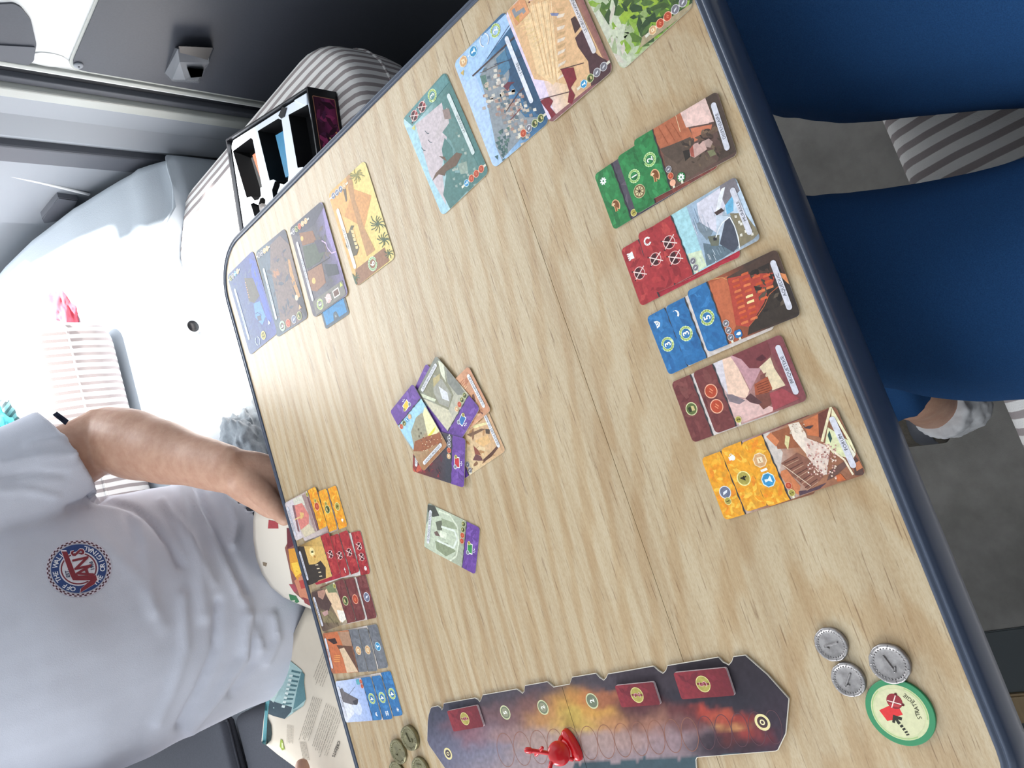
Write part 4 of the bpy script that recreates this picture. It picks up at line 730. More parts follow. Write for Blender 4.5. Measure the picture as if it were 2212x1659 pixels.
farst('blue', [
 ((843.5, 1449), (871, 1544.8), pic_pale, lambda A: (A.laurel(22, 60, 5.4, '4', 11), icon(A, 'sun', 38, 62, 2.2)), None, None, 'blue card with white sun, lowest of the far blue fan'),
 ((823, 1459), (848.6, 1552), pic_pale, lambda A: (A.laurel(22, 60, 5.4, '4', 11), icon(A, 'column', 38, 61, 2.4)), None, None, 'blue card with white columns, middle of the far blue fan'),
 ((800.6, 1461), (826, 1555), pic_statue, lambda A: (A.laurel(22, 60, 5.4, '4', 11), icon(A, 'mask', 38, 61, 2.2), A.rr(1, 40, 6.4, 46, 1, '#5fa8b4', 11)), 'STATUE', ['clay', 'clay'], 'blue-banded card with rearing statue picture atop the far blue fan')], 'far fan of blue cards')
# ---------------- wonder cards 100 x 65: corners given BL, BR, TR, TL
def wonder(label, BL, BR, TR, TL, art, z=TZ + .15, dims=(100, 65)):
    Pn = [U(p, 2, z + .5)[:2] if p else None for p in (BL, BR, TR, TL)]; w, h = dims
    if Pn[1] is None: u = (Pn[0] - Pn[3]); v = -u / np.linalg.norm(u); d = np.array([v[1], -v[0]]); c = (Pn[0] + Pn[3]) / 2 + d * w / 2
    else:
        d = (Pn[1] - Pn[0]) + (Pn[2] - Pn[3]); d /= np.linalg.norm(d); c = sum(Pn) / 4
    return mkcard('wonder_card', label, 'card', 'large landscape cards', c, d, w, h, z, art, '#c9c4ba', .5, 'centre', 5)
def effects(A, items, bg, x0=80, lv=9):
    A.p([(x0, 0), (100, 0), (100, 65), (x0 + 1, 65)], bg, lv)
def wcost(A, lst, x=7, y0=6, st=6.6, bar='#ded9c8'):
    A.p([(x - 1, 0), (x + 1, 0), (x + 1, y0 + st * len(lst)), (x - 1, y0 + st * len(lst))], bar, 10)
    for i, k in enumerate(lst): A.res(x, y0 + i * st, 3.2, k, 11)
def art_colossus(A):
    q = lambda p, c, l=1: A.q(K3, p, c, l); A.grad(0, 0, 100, 65, ['#4c7774', '#5e8986', '#a9c8cc', '#b9d8e0'], 0)
    q([(90, 880), (130, 850), (380, 1440), (335, 1480), (180, 1100)], '#a8cfdc', 1); q([(150, 850), (330, 700), (370, 900), (330, 1150), (360, 1400), (250, 1200)], '#c9bcc0', 2); q([(330, 1020), (350, 940), (400, 1010), (420, 1180), (560, 1180), (640, 1150), (390, 1430), (340, 1330), (360, 1200)], '#4f7a76', 3); q([(350, 730), (400, 780), (600, 1170), (500, 1190), (390, 960), (330, 900)], '#5f8480', 3.2)
    q([(60, 800), (350, 505), (380, 560), (200, 780), (130, 860)], '#5f8f90', 6); q([(265, 1235), (290, 1180), (350, 1120), (430, 1040), (470, 1050), (430, 1130), (360, 1170), (350, 1200), (310, 1190)], '#6b5444', 7); q([(310, 1065), (350, 1070), (365, 1100), (345, 1090)], '#6b5444', 7); q([(335, 750), (380, 740), (395, 810), (350, 815)], '#94807a', 5); q([(440, 1120), (500, 1100), (510, 1180), (460, 1190)], '#93a396', 5)
    for k in range(26): R = random.Random(k); x, y = R.uniform(380, 560), R.uniform(860, 1280); q([(x, y), (x + 16, y - 6), (x + 18, y + 14), (x + 3, y + 14)], R.choice(['#8fa59c', '#6f8c84', '#a8b5aa']), 6)
    for x, y in ((230, 905), (250, 965), (205, 1020)): A.ql(K3, [(x - 14, y - 12), (x, y + 6), (x + 14, y + 8)], .5, '#3f5660', 8)
    q([(365, 730), (380, 840), (300, 950), (280, 930)], '#c4b8ba', 2.5); banner(A, 'LE COLOSSE', y=7, x0=22, x1=82, hh=2, col='#cfdad8'); A.shield(93, 50, 4.8, 11); A.shield(93, 38, 4.8, 11); A.laurel(93, 23, 5.4, '3', 11, '#5f8f90'); A.p([(82, 56), (86, 58.5), (86, 53.5)], '#d8d080', 11); A.p([(0, 0), (10, 0), (10, 26), (8, 30), (0, 28)], '#4f7a76', 4); wcost(A, ['clay', 'clay', 'clay', 'glass'], x=7, y0=6)
def art_piraeus(A):
    q = lambda p, c, l=1: A.q(K3, p, c, l); A.grad(0, 0, 100, 65, ['#345a7c', '#48769c', '#9cc0e4', '#b4d0f0'], 0)
    q([(408, 430), (560, 520), (640, 700), (700, 1120), (650, 1130), (480, 650)], '#b4cdee', 1); q([(410, 430), (770, 90), (810, 170), (560, 500), (500, 560)], '#a8c8ec', 1.5); q([(590, 520), (640, 420), (760, 330), (800, 480), (760, 640), (900, 800), (1000, 800), (740, 1090), (700, 1000), (640, 700)], '#8d949a', 3); q([(780, 420), (870, 300), (1050, 800), (980, 780), (900, 700), (800, 560)], '#31506e', 4); q([(700, 400), (760, 340), (800, 460), (730, 540)], '#4f7c9a', 5); q([(590, 520), (630, 510), (650, 620), (620, 600)], '#5b7a70', 5)
    R = random.Random(2)
    for k in range(170): t = R.random(); x = 620 + t * 260 + R.uniform(-40, 90); y = 560 + t * 300 + R.uniform(-120, 160); q([(x, y), (x + 22, y - 8), (x + 26, y + 14), (x + 4, y + 18)], R.choice(['#d9d2c6', '#b9ada4', '#9a8d88', '#7f8890', '#c9b9a4', '#5f6f78', '#a58478']), 6)
    for k in range(22): x, y = R.uniform(690, 770), R.uniform(860, 1100); q([(x, y), (x + 24, y - 12), (x + 22, y + 22)], R.choice(['#3f5e60', '#54726a']), 6.5)
    A.ql(K3, [(540, 520), (830, 250)], 1.4, '#4a3a3a', 8); A.ql(K3, [(640, 400), (820, 130)], .5, '#3c4a66', 8); A.ql(K3, [(690, 440), (900, 380)], .6, '#33405a', 8); A.ql(K3, [(590, 500), (760, 420)], .5, '#5c4a44', 8); q([(750, 590), (780, 560), (830, 560), (800, 580), (780, 620)], '#6a3440', 8); A.ql(K3, [(770, 760), (850, 640), (890, 600)], .8, '#5c3c3c', 8); A.ql(K3, [(800, 820), (870, 740)], .8, '#7c3a3c', 8)
    banner(A, 'LE PIRÉE', y=8, x0=22, x1=82, hh=2, col='#dfe2ec'); A.res(94, 55, 4.8, 'papyrus', 11); A.line([(94, 47), (94, 48.8)], .8, '#f2f0ea', 11); A.res(94, 42, 4.8, 'glass', 11)
    A.ring(94, 28, 4.4, .9, '#e4e6ec', 11, 14, 10, 150); A.ring(94, 28, 4.4, .9, '#e4e6ec', 11, 14, 190, 330); A.laurel(93, 15, 5.2, '2', 11, '#5c88b4'); A.p([(84, 60), (88, 62), (88, 57.5)], '#d0b060', 11); wcost(A, ['wood', 'wood', 'stone', 'clay'])
def art_circus(A):
    q = lambda p, c, l=1: A.q(K3, p, c, l); A.grad(0, 0, 100, 65, ['#8a5a58', '#cfa078', '#e6c6a4', '#ead2d6'], 0)
    q([(770, 80), (850, 120), (1010, 500), (1110, 810), (1060, 830), (900, 500)], '#e2d2e8', 1); q([(770, 60), (880, 0), (1240, 0), (1420, 380), (1480, 480), (1300, 600), (1100, 560), (960, 540)], '#deb488', 2); q([(870, 60), (1060, 0), (1140, 520), (1090, 580), (980, 500)], '#ecca9c', 3)
    for k in range(9): A.ql(K3, [(900 + k * 22, 20 - k * 2), (1030 + k * 12, 500 + k * 8)], .5, '#c8996c' if k % 2 else '#f2d8b0', 4)
    for k in range(7): A.ql(K3, [(840 + k * 22, 160 + k * 26), (920 + k * 18, 130 + k * 26)], .6, '#e8c890', 5)
    for k in range(12): q([(1110 + k * 2, 60 + k * 42), (1170 + k, 50 + k * 40), (1160 + k, 74 + k * 40), (1120, 84 + k * 42)], ['#c9a478', '#e6d4c0'][k % 2], 5)
    q([(1240, 260), (1290, 200), (1350, 330), (1400, 380), (1480, 430), (1480, 520), (1350, 590), (1330, 420), (1260, 320)], '#503438', 6); q([(1140, 470), (1230, 460), (1250, 540), (1210, 600), (1240, 650), (1220, 710), (1190, 700), (1200, 620), (1180, 560)], '#7e2430', 7); q([(1000, 690), (1060, 660), (1090, 690), (1070, 730), (1110, 780), (1080, 810), (1055, 760)], '#7e2430', 7)
    A.ql(K3, [(1000, 680), (1210, 625)], .6, '#4a2e34', 8); A.ql(K3, [(1140, 475), (1300, 430)], .6, '#4a2e34', 8); q([(1210, 130), (1240, 110), (1280, 180), (1240, 230)], '#4c3634', 7); q([(1070, 90), (1130, 90), (1120, 110), (1080, 108)], '#7e86a8', 7); q([(1060, 820), (1490, 470), (1490, 500), (1080, 835)], '#8a5a5c', 5)
    banner(A, 'LE CIRCUS MAXIMUS', y=8, x0=20, x1=84, hh=2, col='#dcd6d8'); wcost(A, ['stone', 'stone', 'wood', 'glass'][::1], y0=6); A.p([(84, 56), (90, 58), (90, 53)], '#c9a050', 11); A.rr(84, 44, 99, 60, 1, '#dc9c70', 9); A.p([(87, 47), (91, 47), (93, 55), (97, 55), (97, 58), (90, 58), (89, 50), (87, 50)], '#8e9298', 11); A.shield(94, 36, 4.6, 11)
def art_garden(A):
    q = lambda p, c, l=1: A.q(K3, p, c, l); A.grad(0, 0, 100, 65, ['#5c7a3c', '#7a9a44', '#a8b884', '#bccaa8'], 0)
    A.daub(0, 0, 100, 65, ['#6f9440', '#84a83a', '#4c6a30', '#3c5430', '#8fae48', '#58752f'], 170, 7, 1, 3); A.daub(0, 45, 100, 65, ['#b6c0a0', '#c6ccb2', '#a2b088', '#cfc6b8'], 50, 5, 3, 5); A.daub(20, 10, 60, 50, ['#b0c250', '#98b43c'], 24, 6, 3, 7); A.daub(0, 0, 44, 44, ['#334a2c', '#42582e', '#54703a'], 44, 5, 4, 11); q([(1345, 40), (1400, 60), (1640, 440), (1590, 465), (1540, 440)], '#c9cbb8', 3); q([(1700, 250), (2040, 20), (2040, 60), (1680, 330)], '#a8997a', 6)
    wcost(A, ['stone', 'stone', 'clay', 'clay', 'papyrus'][::1], x=7, y0=6)
def art_pyramids(A):
    q = lambda p, c, l=1: A.q(F1, p, c, l); A.grad(0, 0, 100, 65, ['#e0b06c', '#e6bc74', '#e6cc7c', '#e4cf84'], 0)
    q([(1270, 500), (1530, 250), (1600, 640), (1450, 780), (1500, 1000), (1560, 1280), (1540, 1500)], '#e2ab68', 1); q([(1500, 640), (1560, 430), (1785, 510), (1700, 900), (1460, 760)], '#d3985c', 3); q([(1480, 290), (1530, 240), (1560, 350), (1590, 560), (1700, 900), (1830, 1160), (1730, 1240), (1660, 1000), (1520, 500)], '#b88a5c', 4); q([(1590, 1400), (1940, 1130), (2000, 1290), (1620, 1590)], '#94694c', 5); q([(1440, 420), (1480, 430), (1495, 570), (1480, 590)], '#6a5c4c', 5)
    q([(1510, 960), (1540, 870), (1580, 870), (1560, 910), (1570, 1000), (1640, 1130), (1610, 1220), (1560, 1240), (1480, 1120), (1470, 960)], '#5f5640', 6)
    for k in range(5): q([(1535 + k * 14, 920 + k * 50), (1575 + k * 12, 925 + k * 46), (1580 + k * 12, 960 + k * 46), (1550 + k * 12, 965 + k * 46)], '#e2c890', 7)
    def palm(cx, cy, r, n, seed, c='#44583c'):
        R = random.Random(seed)
        for k in range(n): a = k * 6.283 / n + R.uniform(-.2, .2); rr = r * R.uniform(.7, 1.1); A.ql(F1, [(cx, cy), (cx + rr * .6 * math.cos(a), cy + rr * .6 * math.sin(a)), (cx + rr * math.cos(a + .25), cy + rr * math.sin(a + .25))], .9, c, 8)
    palm(1600, 270, 100, 14, 1, '#8a8448'); palm(1860, 850, 110, 12, 2); palm(1930, 1040, 90, 11, 3); palm(1990, 1200, 60, 8, 5); palm(1600, 1490, 60, 8, 7, '#4c6040'); q([(1560, 1440), (1620, 1560), (1600, 1590), (1550, 1480)], '#46583c', 8)
    banner(A, 'LES PYRAMIDES', y=7, x0=20, x1=84, hh=2.4, col='#e2ddd4'); A.laurel(91, 33, 6.6, '9', 11, '#94694c', '#8fb07a', '#dcecd0'); wcost(A, ['grey', 'grey', 'grey', 'papyrus'], x=6, y0=7)
def art_zeus(A):
    q = lambda p, c, l=1: A.q(F1, p, c, l); A.grad(0, 0, 100, 65, ['#645c64', '#6c6870', '#56535e', '#7d709a'], 0)
    q([(1190, 640), (1260, 640), (1480, 1580), (1380, 1300), (1250, 1000)], '#9585b8', 1); q([(790, 900), (1160, 590), (1220, 640), (1100, 860), (900, 1000)], '#4b4a58', 2); q([(920, 960), (1080, 930), (1130, 1060), (960, 1110)], '#8a5c3e', 3); A.circ(*A.px((480 + 955 * .1808, 330 + 1025 * .1808)), 2.6, '#f2b060', 5); q([(960, 1120), (1120, 1080), (1230, 1180), (1170, 1300), (1010, 1390)], '#4c5648', 4); q([(1020, 1420), (1190, 1320), (1240, 1550), (1130, 1659), (1050, 1640)], '#94684e', 4); A.circ(*A.px((480 + 1095 * .1808, 330 + 1530 * .1808)), 3.2, '#f4b468', 6)
    A.ql(F1, [(1190, 1050), (1240, 1080), (1260, 1140), (1310, 1200), (1360, 1180)], 1.2, '#d4b8e4', 6); q([(1220, 1330), (1370, 1330), (1400, 1450), (1260, 1480)], '#3c4048', 5); A.ql(F1, [(1030, 1410), (1290, 1250)], .8, '#3a3638', 7); q([(1100, 1050), (1200, 1030), (1240, 1180), (1160, 1200)], '#4a4456', 5); A.daub(20, 12, 80, 56, ['#4e4a54', '#6a5c58', '#5c5a5c'], 36, 4, 2, 6)
    banner(A, 'LA STATUE DE ZEUS', y=7, x0=18, x1=84, hh=2, col='#d2d2dc'); A.rr(84, 6, 99, 62, 1, '#7c7870', 8); A.laurel(91.5, 17, 5.4, '3', 11, '#6c6a62'); A.shield(91.5, 33, 4.8, 11); A.rr(87.5, 42, 95.5, 53, 1, '#e9e2da', 11); A.rr(88.7, 43.2, 94.3, 51.8, .8, '#6c4a3e', 12); A.p([(84, 58), (89, 61), (89, 56)], '#c8d070', 12); wcost(A, ['papyrus', 'papyrus', 'clay', 'wood', 'stone'][::-1], x=6, y0=6, st=6.2)
def art_light(A):
    q = lambda p, c, l=1: A.q(F2, p, c, l); A.grad(0, 0, 100, 65, ['#55636e', '#5e6c7c', '#5c5a66', '#4a4a58'], 0)
    q([(720, 60), (860, -80), (1000, 60), (1120, 560), (1160, 900), (1200, 1180), (900, 1350), (820, 900), (720, 400)], '#7c6a66', 2); q([(980, 280), (1010, 280), (1060, 500), (1170, 830), (1130, 860), (1020, 560)], '#c0905c', 4); q([(760, 430), (830, 420), (860, 500), (800, 560), (760, 520)], '#b07c5c', 3); A.circ(*A.px((480 + 1110 * .1447, 520 + 850 * .1447)), 3, '#ecd2ac', 5); q([(1000, 400), (1120, 640), (1240, 1000), (1260, 1150), (1150, 1000), (1060, 700)], '#3c3a44', 3); A.daub(20, 10, 85, 58, ['#6c6068', '#86726a', '#525864'], 40, 4, 3.5, 8)
    banner(A, 'LE GRAND PHARE', y=8, x0=22, x1=82, hh=2, col='#ccd6e2'); A.laurel(92, 16, 5.4, '4', 11, '#5c6874', '#9cc0b4'); A.res(93, 28, 4.6, 'clay', 11); A.res(93, 40, 4.6, 'grey', 11); A.res(93, 51, 4.6, 'wood', 11); A.p([(82, 56), (87, 59), (87, 53)], '#d8a878', 12); wcost(A, ['papyrus', 'papyrus', 'stone', 'stone'][::-1], x=6, y0=6, st=6)
def art_temple(A):
    q = lambda p, c, l=1: A.q(F2, p, c, l); A.grad(0, 0, 100, 65, ['#5e6c8c', '#52608a', '#4c568a', '#5860a0'], 0)
    q([(400, 260), (480, 300), (740, 1180), (700, 1260), (560, 820), (460, 600)], '#4a5fb4', 2); q([(470, 940), (560, 900), (650, 1130), (600, 1260), (500, 1150)], '#5a8ed8', 3); q([(330, 560), (460, 560), (560, 820), (480, 930), (400, 900)], '#5c564e', 3); 
    for k in range(7): q([(340 + k * 9, 620 + k * 36), (352 + k * 9, 618 + k * 36), (354 + k * 9, 634 + k * 36), (343 + k * 9, 636 + k * 36)], '#e2a47c', 5)
    q([(520, 1130), (580, 1110), (590, 1190), (540, 1200)], '#4a5064', 5); A.ql(F2, [(500, 1090), (530, 1070), (590, 1110)], .7, '#2f3c60', 5); A.daub(10, 8, 90, 58, ['#566690', '#5e6a8a', '#4e5c8e'], 36, 5, 1, 9)
    banner(A, 'LE TEMPLE D\'ARTÉMIS', y=8, x0=20, x1=84, hh=2, col='#c6d4ea'); A.coin(91, 38, 5, '12', 11); A.ring(92, 24, 4.2, .9, '#d4e4ec', 11, 14, 10, 160); A.ring(92, 24, 4.2, .9, '#d4e4ec', 11, 14, 190, 340); A.p([(80, 56), (85, 58.5), (85, 53)], '#d8e4ec', 12); wcost(A, ['papyrus', 'glass', 'stone', 'wood'][::-1], x=6, y0=6, st=6)
# blue backed card tucked under the Zeus card
a, b = U((702, 713), 2, TZ + .5)[:2], U((757, 676), 2, TZ + .5)[:2]; d = (b - a) / np.linalg.norm(b - a); n = np.array([-d[1], d[0]])
def art_back(A):
    A.grad(0, 0, 44, 68, ['#4a5a68', '#3d4a58'], 0); A.p([(3, 3), (17, 3), (18.5, 8.5), (20, 10.5), (24, 10.5), (25.5, 8.5), (27, 3), (41, 3), (41, 65), (3, 65)], '#2f86bc', 1); A.daub(3, 11, 41, 65, ['#2f86bc', '#3791c6', '#2a7cb0'], 20, 5, 2, 4); A.circ(22, 6, 3, '#56646e', 3); A.text('III', 22, 6, 3.4, '#d6dfe4', 4)
# card bottom edge faces the camera: a -> b is the bottom edge
mkcard('building_card', 'blue-backed card poking out from under the dark lightning picture card', 'card', None, (a + b) / 2 + n * CH if np.dot(n, [1, 0]) > 0 else (a + b) / 2 - n * CH, d if np.dot(n, [1, 0]) > 0 else -d, CW, CH, TZ + .15, art_back)
wonder('large LE COLOSSE card with teal sky and bronze leaping figure', (1055, 367), (964, 158), (867, 254), (957, 472), art_colossus)
wonder('large LE PIRÉE card with harbour town and ship masts', (1185, 259.5), (1094, 25), (978, 136), (1068, 365), art_piraeus)
wonder('large LE CIRCUS MAXIMUS card in sandy orange with dark red flags', (1324, 152), None, None, (1190, 267), art_circus, TZ + .75)
wonder('large leafy green garden card in the table corner, cut by the frame', (1497, 13), None, None, (1347, 150), art_garden)
wonder('large yellow LES PYRAMIDES card with palms and boat', (708, 418), (771, 619), (852, 556), (789, 348), art_pyramids)
wonder('large dark LA STATUE DE ZEUS card with purple lightning', (622.8, 489), (680, 687), (751, 639), (697, 435), art_zeus, TZ + .7)
wonder('large grey-brown LE GRAND PHARE card with a rocky light beam', (550, 543), (600, 727), (664, 690), (617, 493), art_light)
wonder("large deep blue LE TEMPLE D'ARTÉMIS card in the far table corner", (489, 592), (544, 762), (595, 727), (548, 544), art_temple)
# ---------------- purple guild cards in the middle
def gart(fn, title, eff, cst=()):
    def f(A):
        fn(A); band(A, 'purple', len(title)); banner(A, title, y=5, hh=1.8, below=False, col='#e4e4e8')
        if cst: costs(A, cst, x=3.6, y=48, r=2.6, st=5.4)
        if eff:
            minicard(A, 23, 58.6, 8, 5.4, eff, 11, .1); A.coin(27.4, 56.4, 1.7, '1', 13) if False else A.coin(18.4, 57, 1.8, '1', 13); A.circ(27.5, 56.6, 2.1, '#c8ccd2', 13); A.circ(27.5, 56.6, 1.4, '#7c828c', 14); swords(A, 23, 64, 1.5, 12)
    return f
def bg_gal(A):
    q = lambda p, c, l=1: A.q(F5, p, c, l); A.grad(0, 0, 44, 68, ['#8c9284', '#b4bda6', '#8f917f'], 0)
    q([(230, 100), (380, 120), (480, 330), (340, 360), (240, 240)], '#4c4e48', 3); q([(380, 150), (700, 260), (860, 600), (880, 1000), (700, 1300), (160, 980), (180, 560)], '#c2cbb4', 1)
    q([(520, 380), (780, 480), (860, 620), (700, 600), (540, 560)], '#9ca68a', 2); q([(390, 860), (640, 900), (830, 1080), (620, 1190), (420, 1040)], '#8d977a', 2); q([(400, 460), (530, 430), (540, 640), (440, 640)], '#6a6e5e', 3); q([(370, 680), (430, 650), (500, 770), (400, 750)], '#75605a', 4); q([(500, 640), (640, 700), (620, 830), (480, 770)], '#e4ead4', 3)
    P = A.px; A.line([P((F5[0] + x * F5[2], F5[1] + y * F5[2])) for x, y in ((520, 560), (800, 650), (860, 820), (780, 1010), (430, 850))], 2, '#dfe6da', 4); A.line([P((F5[0] + x * F5[2], F5[1] + y * F5[2])) for x, y in ((470, 230), (700, 320), (860, 560), (890, 900), (840, 1180), (700, 1290))], 1.6, '#dce2cc', 4)
def bg_arch(A):
    q = lambda p, c, l=1: A.q(F3, p, c, l); A.grad(0, 0, 44, 68, ['#84867c', '#a0a08e', '#bcb8a6', '#d8d2bc'], 0)
    q([(680, 680), (920, 230), (1040, 400), (1080, 560), (1180, 760), (1100, 1000), (900, 900), (740, 760)], '#8c8a72', 1); q([(930, 210), (1020, 260), (1060, 560), (980, 430)], '#dfe0c8', 3); q([(650, 730), (900, 830), (880, 870), (690, 800)], '#d8dcc0', 3); q([(860, 430), (1000, 520), (1150, 760), (1100, 960), (950, 900), (860, 720)], '#a2a094', 2); q([(940, 620), (1080, 720), (1110, 860), (1000, 820)], '#dcdde0', 4); q([(1060, 260), (1380, 760), (1240, 760), (1080, 560)], '#85867e', 2); q([(700, 820), (1100, 1000), (1180, 1160), (1080, 1330)], '#cfc8ae', 1.5); q([(850, 500), (960, 420), (960, 520), (860, 640)], '#b8a878', 3)
def bg_mag(A):
    q = lambda p, c, l=1: A.q(F3, p, c, l); A.grad(0, 0, 44, 68, ['#a8744c', '#b09a78', '#a0cce0', '#a8d4ec'], 0)
    q([(300, 1230), (640, 790), (760, 920), (580, 1120), (540, 1640), (420, 1450)], '#a4d2ea', 1); q([(580, 1120), (680, 1040), (760, 1300), (560, 1640), (500, 1350)], '#a09a82', 3); q([(720, 940), (960, 1330), (860, 1420), (770, 1420), (690, 1060)], '#efe8b4', 3); q([(770, 1410), (900, 1250), (880, 1330), (800, 1430)], '#e6dc50', 4); q([(560, 1500), (760, 1420), (960, 1360), (1000, 1500), (700, 1659), (540, 1659)], '#9a5c3c', 4)
    R = random.Random(4)
    for k in range(50): x, y = R.uniform(650, 980), R.uniform(1420, 1659); q([(x, y), (x + 18, y - 5), (x + 18, y + 14)], R.choice(['#c8744c', '#5c3028', '#e6d0a8', '#7c3c30']), 5)
    for x, y in ((610, 1290), (650, 1350), (620, 1400)): q([(x, y), (x + 25, y + 5), (x + 25, y + 40), (x, y + 35)], '#6e6450', 5)
def bg_tact(A): A.grad(0, 0, 44, 68, ['#8c3a34', '#5c3436', '#40404a', '#3c3f46'], 0); A.daub(2, 8, 42, 40, ['#8a3038', '#a8404a', '#57303c', '#3f3038'], 40, 3, 1, 2); A.daub(0, 0, 44, 12, ['#c85a44', '#a84a3c', '#2f2a2c'], 14, 4, 2, 6)
def bg_arm(A): A.grad(0, 0, 44, 68, ['#c89070', '#d8a27c', '#a06850', '#7c4c40'], 0); A.daub(2, 8, 42, 50, ['#c89068', '#8a5644', '#e0b48c', '#6c4238', '#b87858'], 46, 4, 1, 3); [A.line([(30 + k * 2, 12), (28 + k * 2, 26)], .5, '#a8603e', 4) for k in range(5)]; A.circ(20, 24, 5, '#4c2e2a', 4)
def bg_usu(A):
    A.grad(0, 0, 44, 68, ['#caa27c', '#d9b488', '#dcc49a', '#e8e0cc'], 0); A.daub(2, 8, 42, 60, ['#d8b084', '#b88a5c', '#e2c89c', '#8a6448'], 40, 4, 1, 8)
    q = lambda p, c, l=1: A.q(F4, p, c, l); q([(1290, 970), (1340, 860), (1430, 890), (1480, 980), (1400, 980)], '#6e4446', 4); q([(1330, 860), (1300, 700), (1390, 790), (1440, 880)], '#8c4c3c', 4); q([(1480, 960), (1620, 830), (1740, 700), (1760, 740), (1640, 900), (1500, 1000)], '#5c3a2e', 4); q([(1180, 500), (1450, 390), (1520, 400), (1250, 540)], '#7a5a44', 4); q([(1320, 620), (1560, 500), (1620, 640), (1480, 720)], '#dfb47c', 3); q([(1240, 340), (1550, 270), (1560, 310), (1330, 380)], '#e8dca4', 4); q([(1520, 400), (1600, 400), (1600, 490), (1530, 480)], '#554438', 5)
def guild(label, TL, TR, z, art): m, d = pose(TL, TR, z); return mkcard('guild_card', label, 'card', 'purple banded cards in the middle of the table', m, d, CW, CH, z, art, '#ddd6c8')
def frm(B1, B2, up):   # bottom edge BL, BR px -> TL, TR px is not visible: build from the bottom edge
    a, b = U(B1, 2, TZ + .5)[:2], U(B2, 2, TZ + .5)[:2]; d = (b - a) / np.linalg.norm(b - a); n = np.array([-d[1], d[0]]); return (a + b) / 2 + n * CH, d
zg = TZ + .15
guild('lone purple-banded card with green mini card, apart from the pile', (1037.8, 1140.5), (1027.6, 1240), zg, gart(bg_gal, 'GUILDE DES SCIENTIFIQUES', '#3a8c4c', ('wood', 'wood', 'clay', 'clay')))
m, d = frm((1090, 968), (1050, 878), 1); mkcard('guild_card', 'GUILDE DES USURIERS card with tan picture, lowest right of the pile', 'card', 'purple banded cards in the middle of the table', m, d, CW, CH, zg, gart(bg_usu, 'GUILDE DES USURIERS', None, ('stone', 'stone')), '#ddd6c8')
guild('plain purple card end sticking out at the top of the pile', (884, 866), (922, 784), zg + .5, gart(bg_mag, 'GUILDE', None))
m, d = frm((1063, 887), (1013, 789), 1); mkcard('guild_card', 'GUILDE DES ARMATEURS card with orange ship picture under the arch card', 'card', 'purple banded cards in the middle of the table', m, d, CW, CH, zg + 1.0, gart(bg_arm, 'GUILDE DES ARMATEURS', None), '#ddd6c8')
guild('purple-banded card with blue mini card and grey arch picture', (1036, 884), (992, 958), zg + 1.6, gart(bg_arch, 'GUILDE DES MARCHANDS', '#3474b4', ('wood', 'wood', 'clay', 'papyrus')))
guild('purple-banded card with red mini card and dark picture', (1006.5, 947), (1003, 1054), zg + 2.2, gart(bg_tact, 'GUILDE DES TACTICIENS', '#c23038', ('stone', 'stone', 'clay', 'papyrus')))
guild('purple-banded card with yellow mini card and sunny building picture', (843.5, 889), (893, 828), zg + 2.8, gart(bg_mag, 'GUILDE DES MAGISTRATS', '#e8c040', ('clay', 'wood', 'glass', 'papyrus')))
# ================================================================== MILITARY BOARD
def wp(K, x, y, z): q = U((K[0] + x * K[2], K[1] + y * K[2]), 2, z); return (q[0], q[1])
BZ = TZ + 2.2
ol = [wp(G1, *p, BZ) for p in ((480, 605), (545, 590), (572, 610), (585, 635), (598, 612), (605, 565), (920, 510), (950, 525), (970, 550), (985, 525), (1000, 480), (1345, 420), (1375, 440), (1405, 465), (1425, 440), (1430, 385), (1655, 345), (1720, 400), (1885, 370), (1910, 300), (2150, 260))]
ol += [wp(G2, *p, BZ) for p in ((165, 290), (200, 330), (240, 355), (265, 330), (280, 295), (715, 220), (760, 262), (805, 290), (835, 262), (850, 215), (1335, 135), (1375, 180), (1435, 210), (1465, 175), (1480, 130), (1590, 115), (1800, 300), (2005, 530), (1975, 860), (1900, 1015), (1880, 1025), (1130, 1085), (1115, 1110), (1130, 1300), (1120, 1700))]
ol += [U(p, 2, BZ)[:2] for p in ((1480, 1800), (1100, 1850), (1010, 1790), (1000, 1730), (962, 1660), (927, 1610), (923, 1600), (924, 1560), (926, 1545), (930, 1532))]
ol = [tuple(p) for p in ol]
bd = E('track_board', (np.mean([p[0] for p in ol]), np.mean([p[1] for p in ol]), TZ), 'long folding battle track board with fiery sunset painting', 'game board')
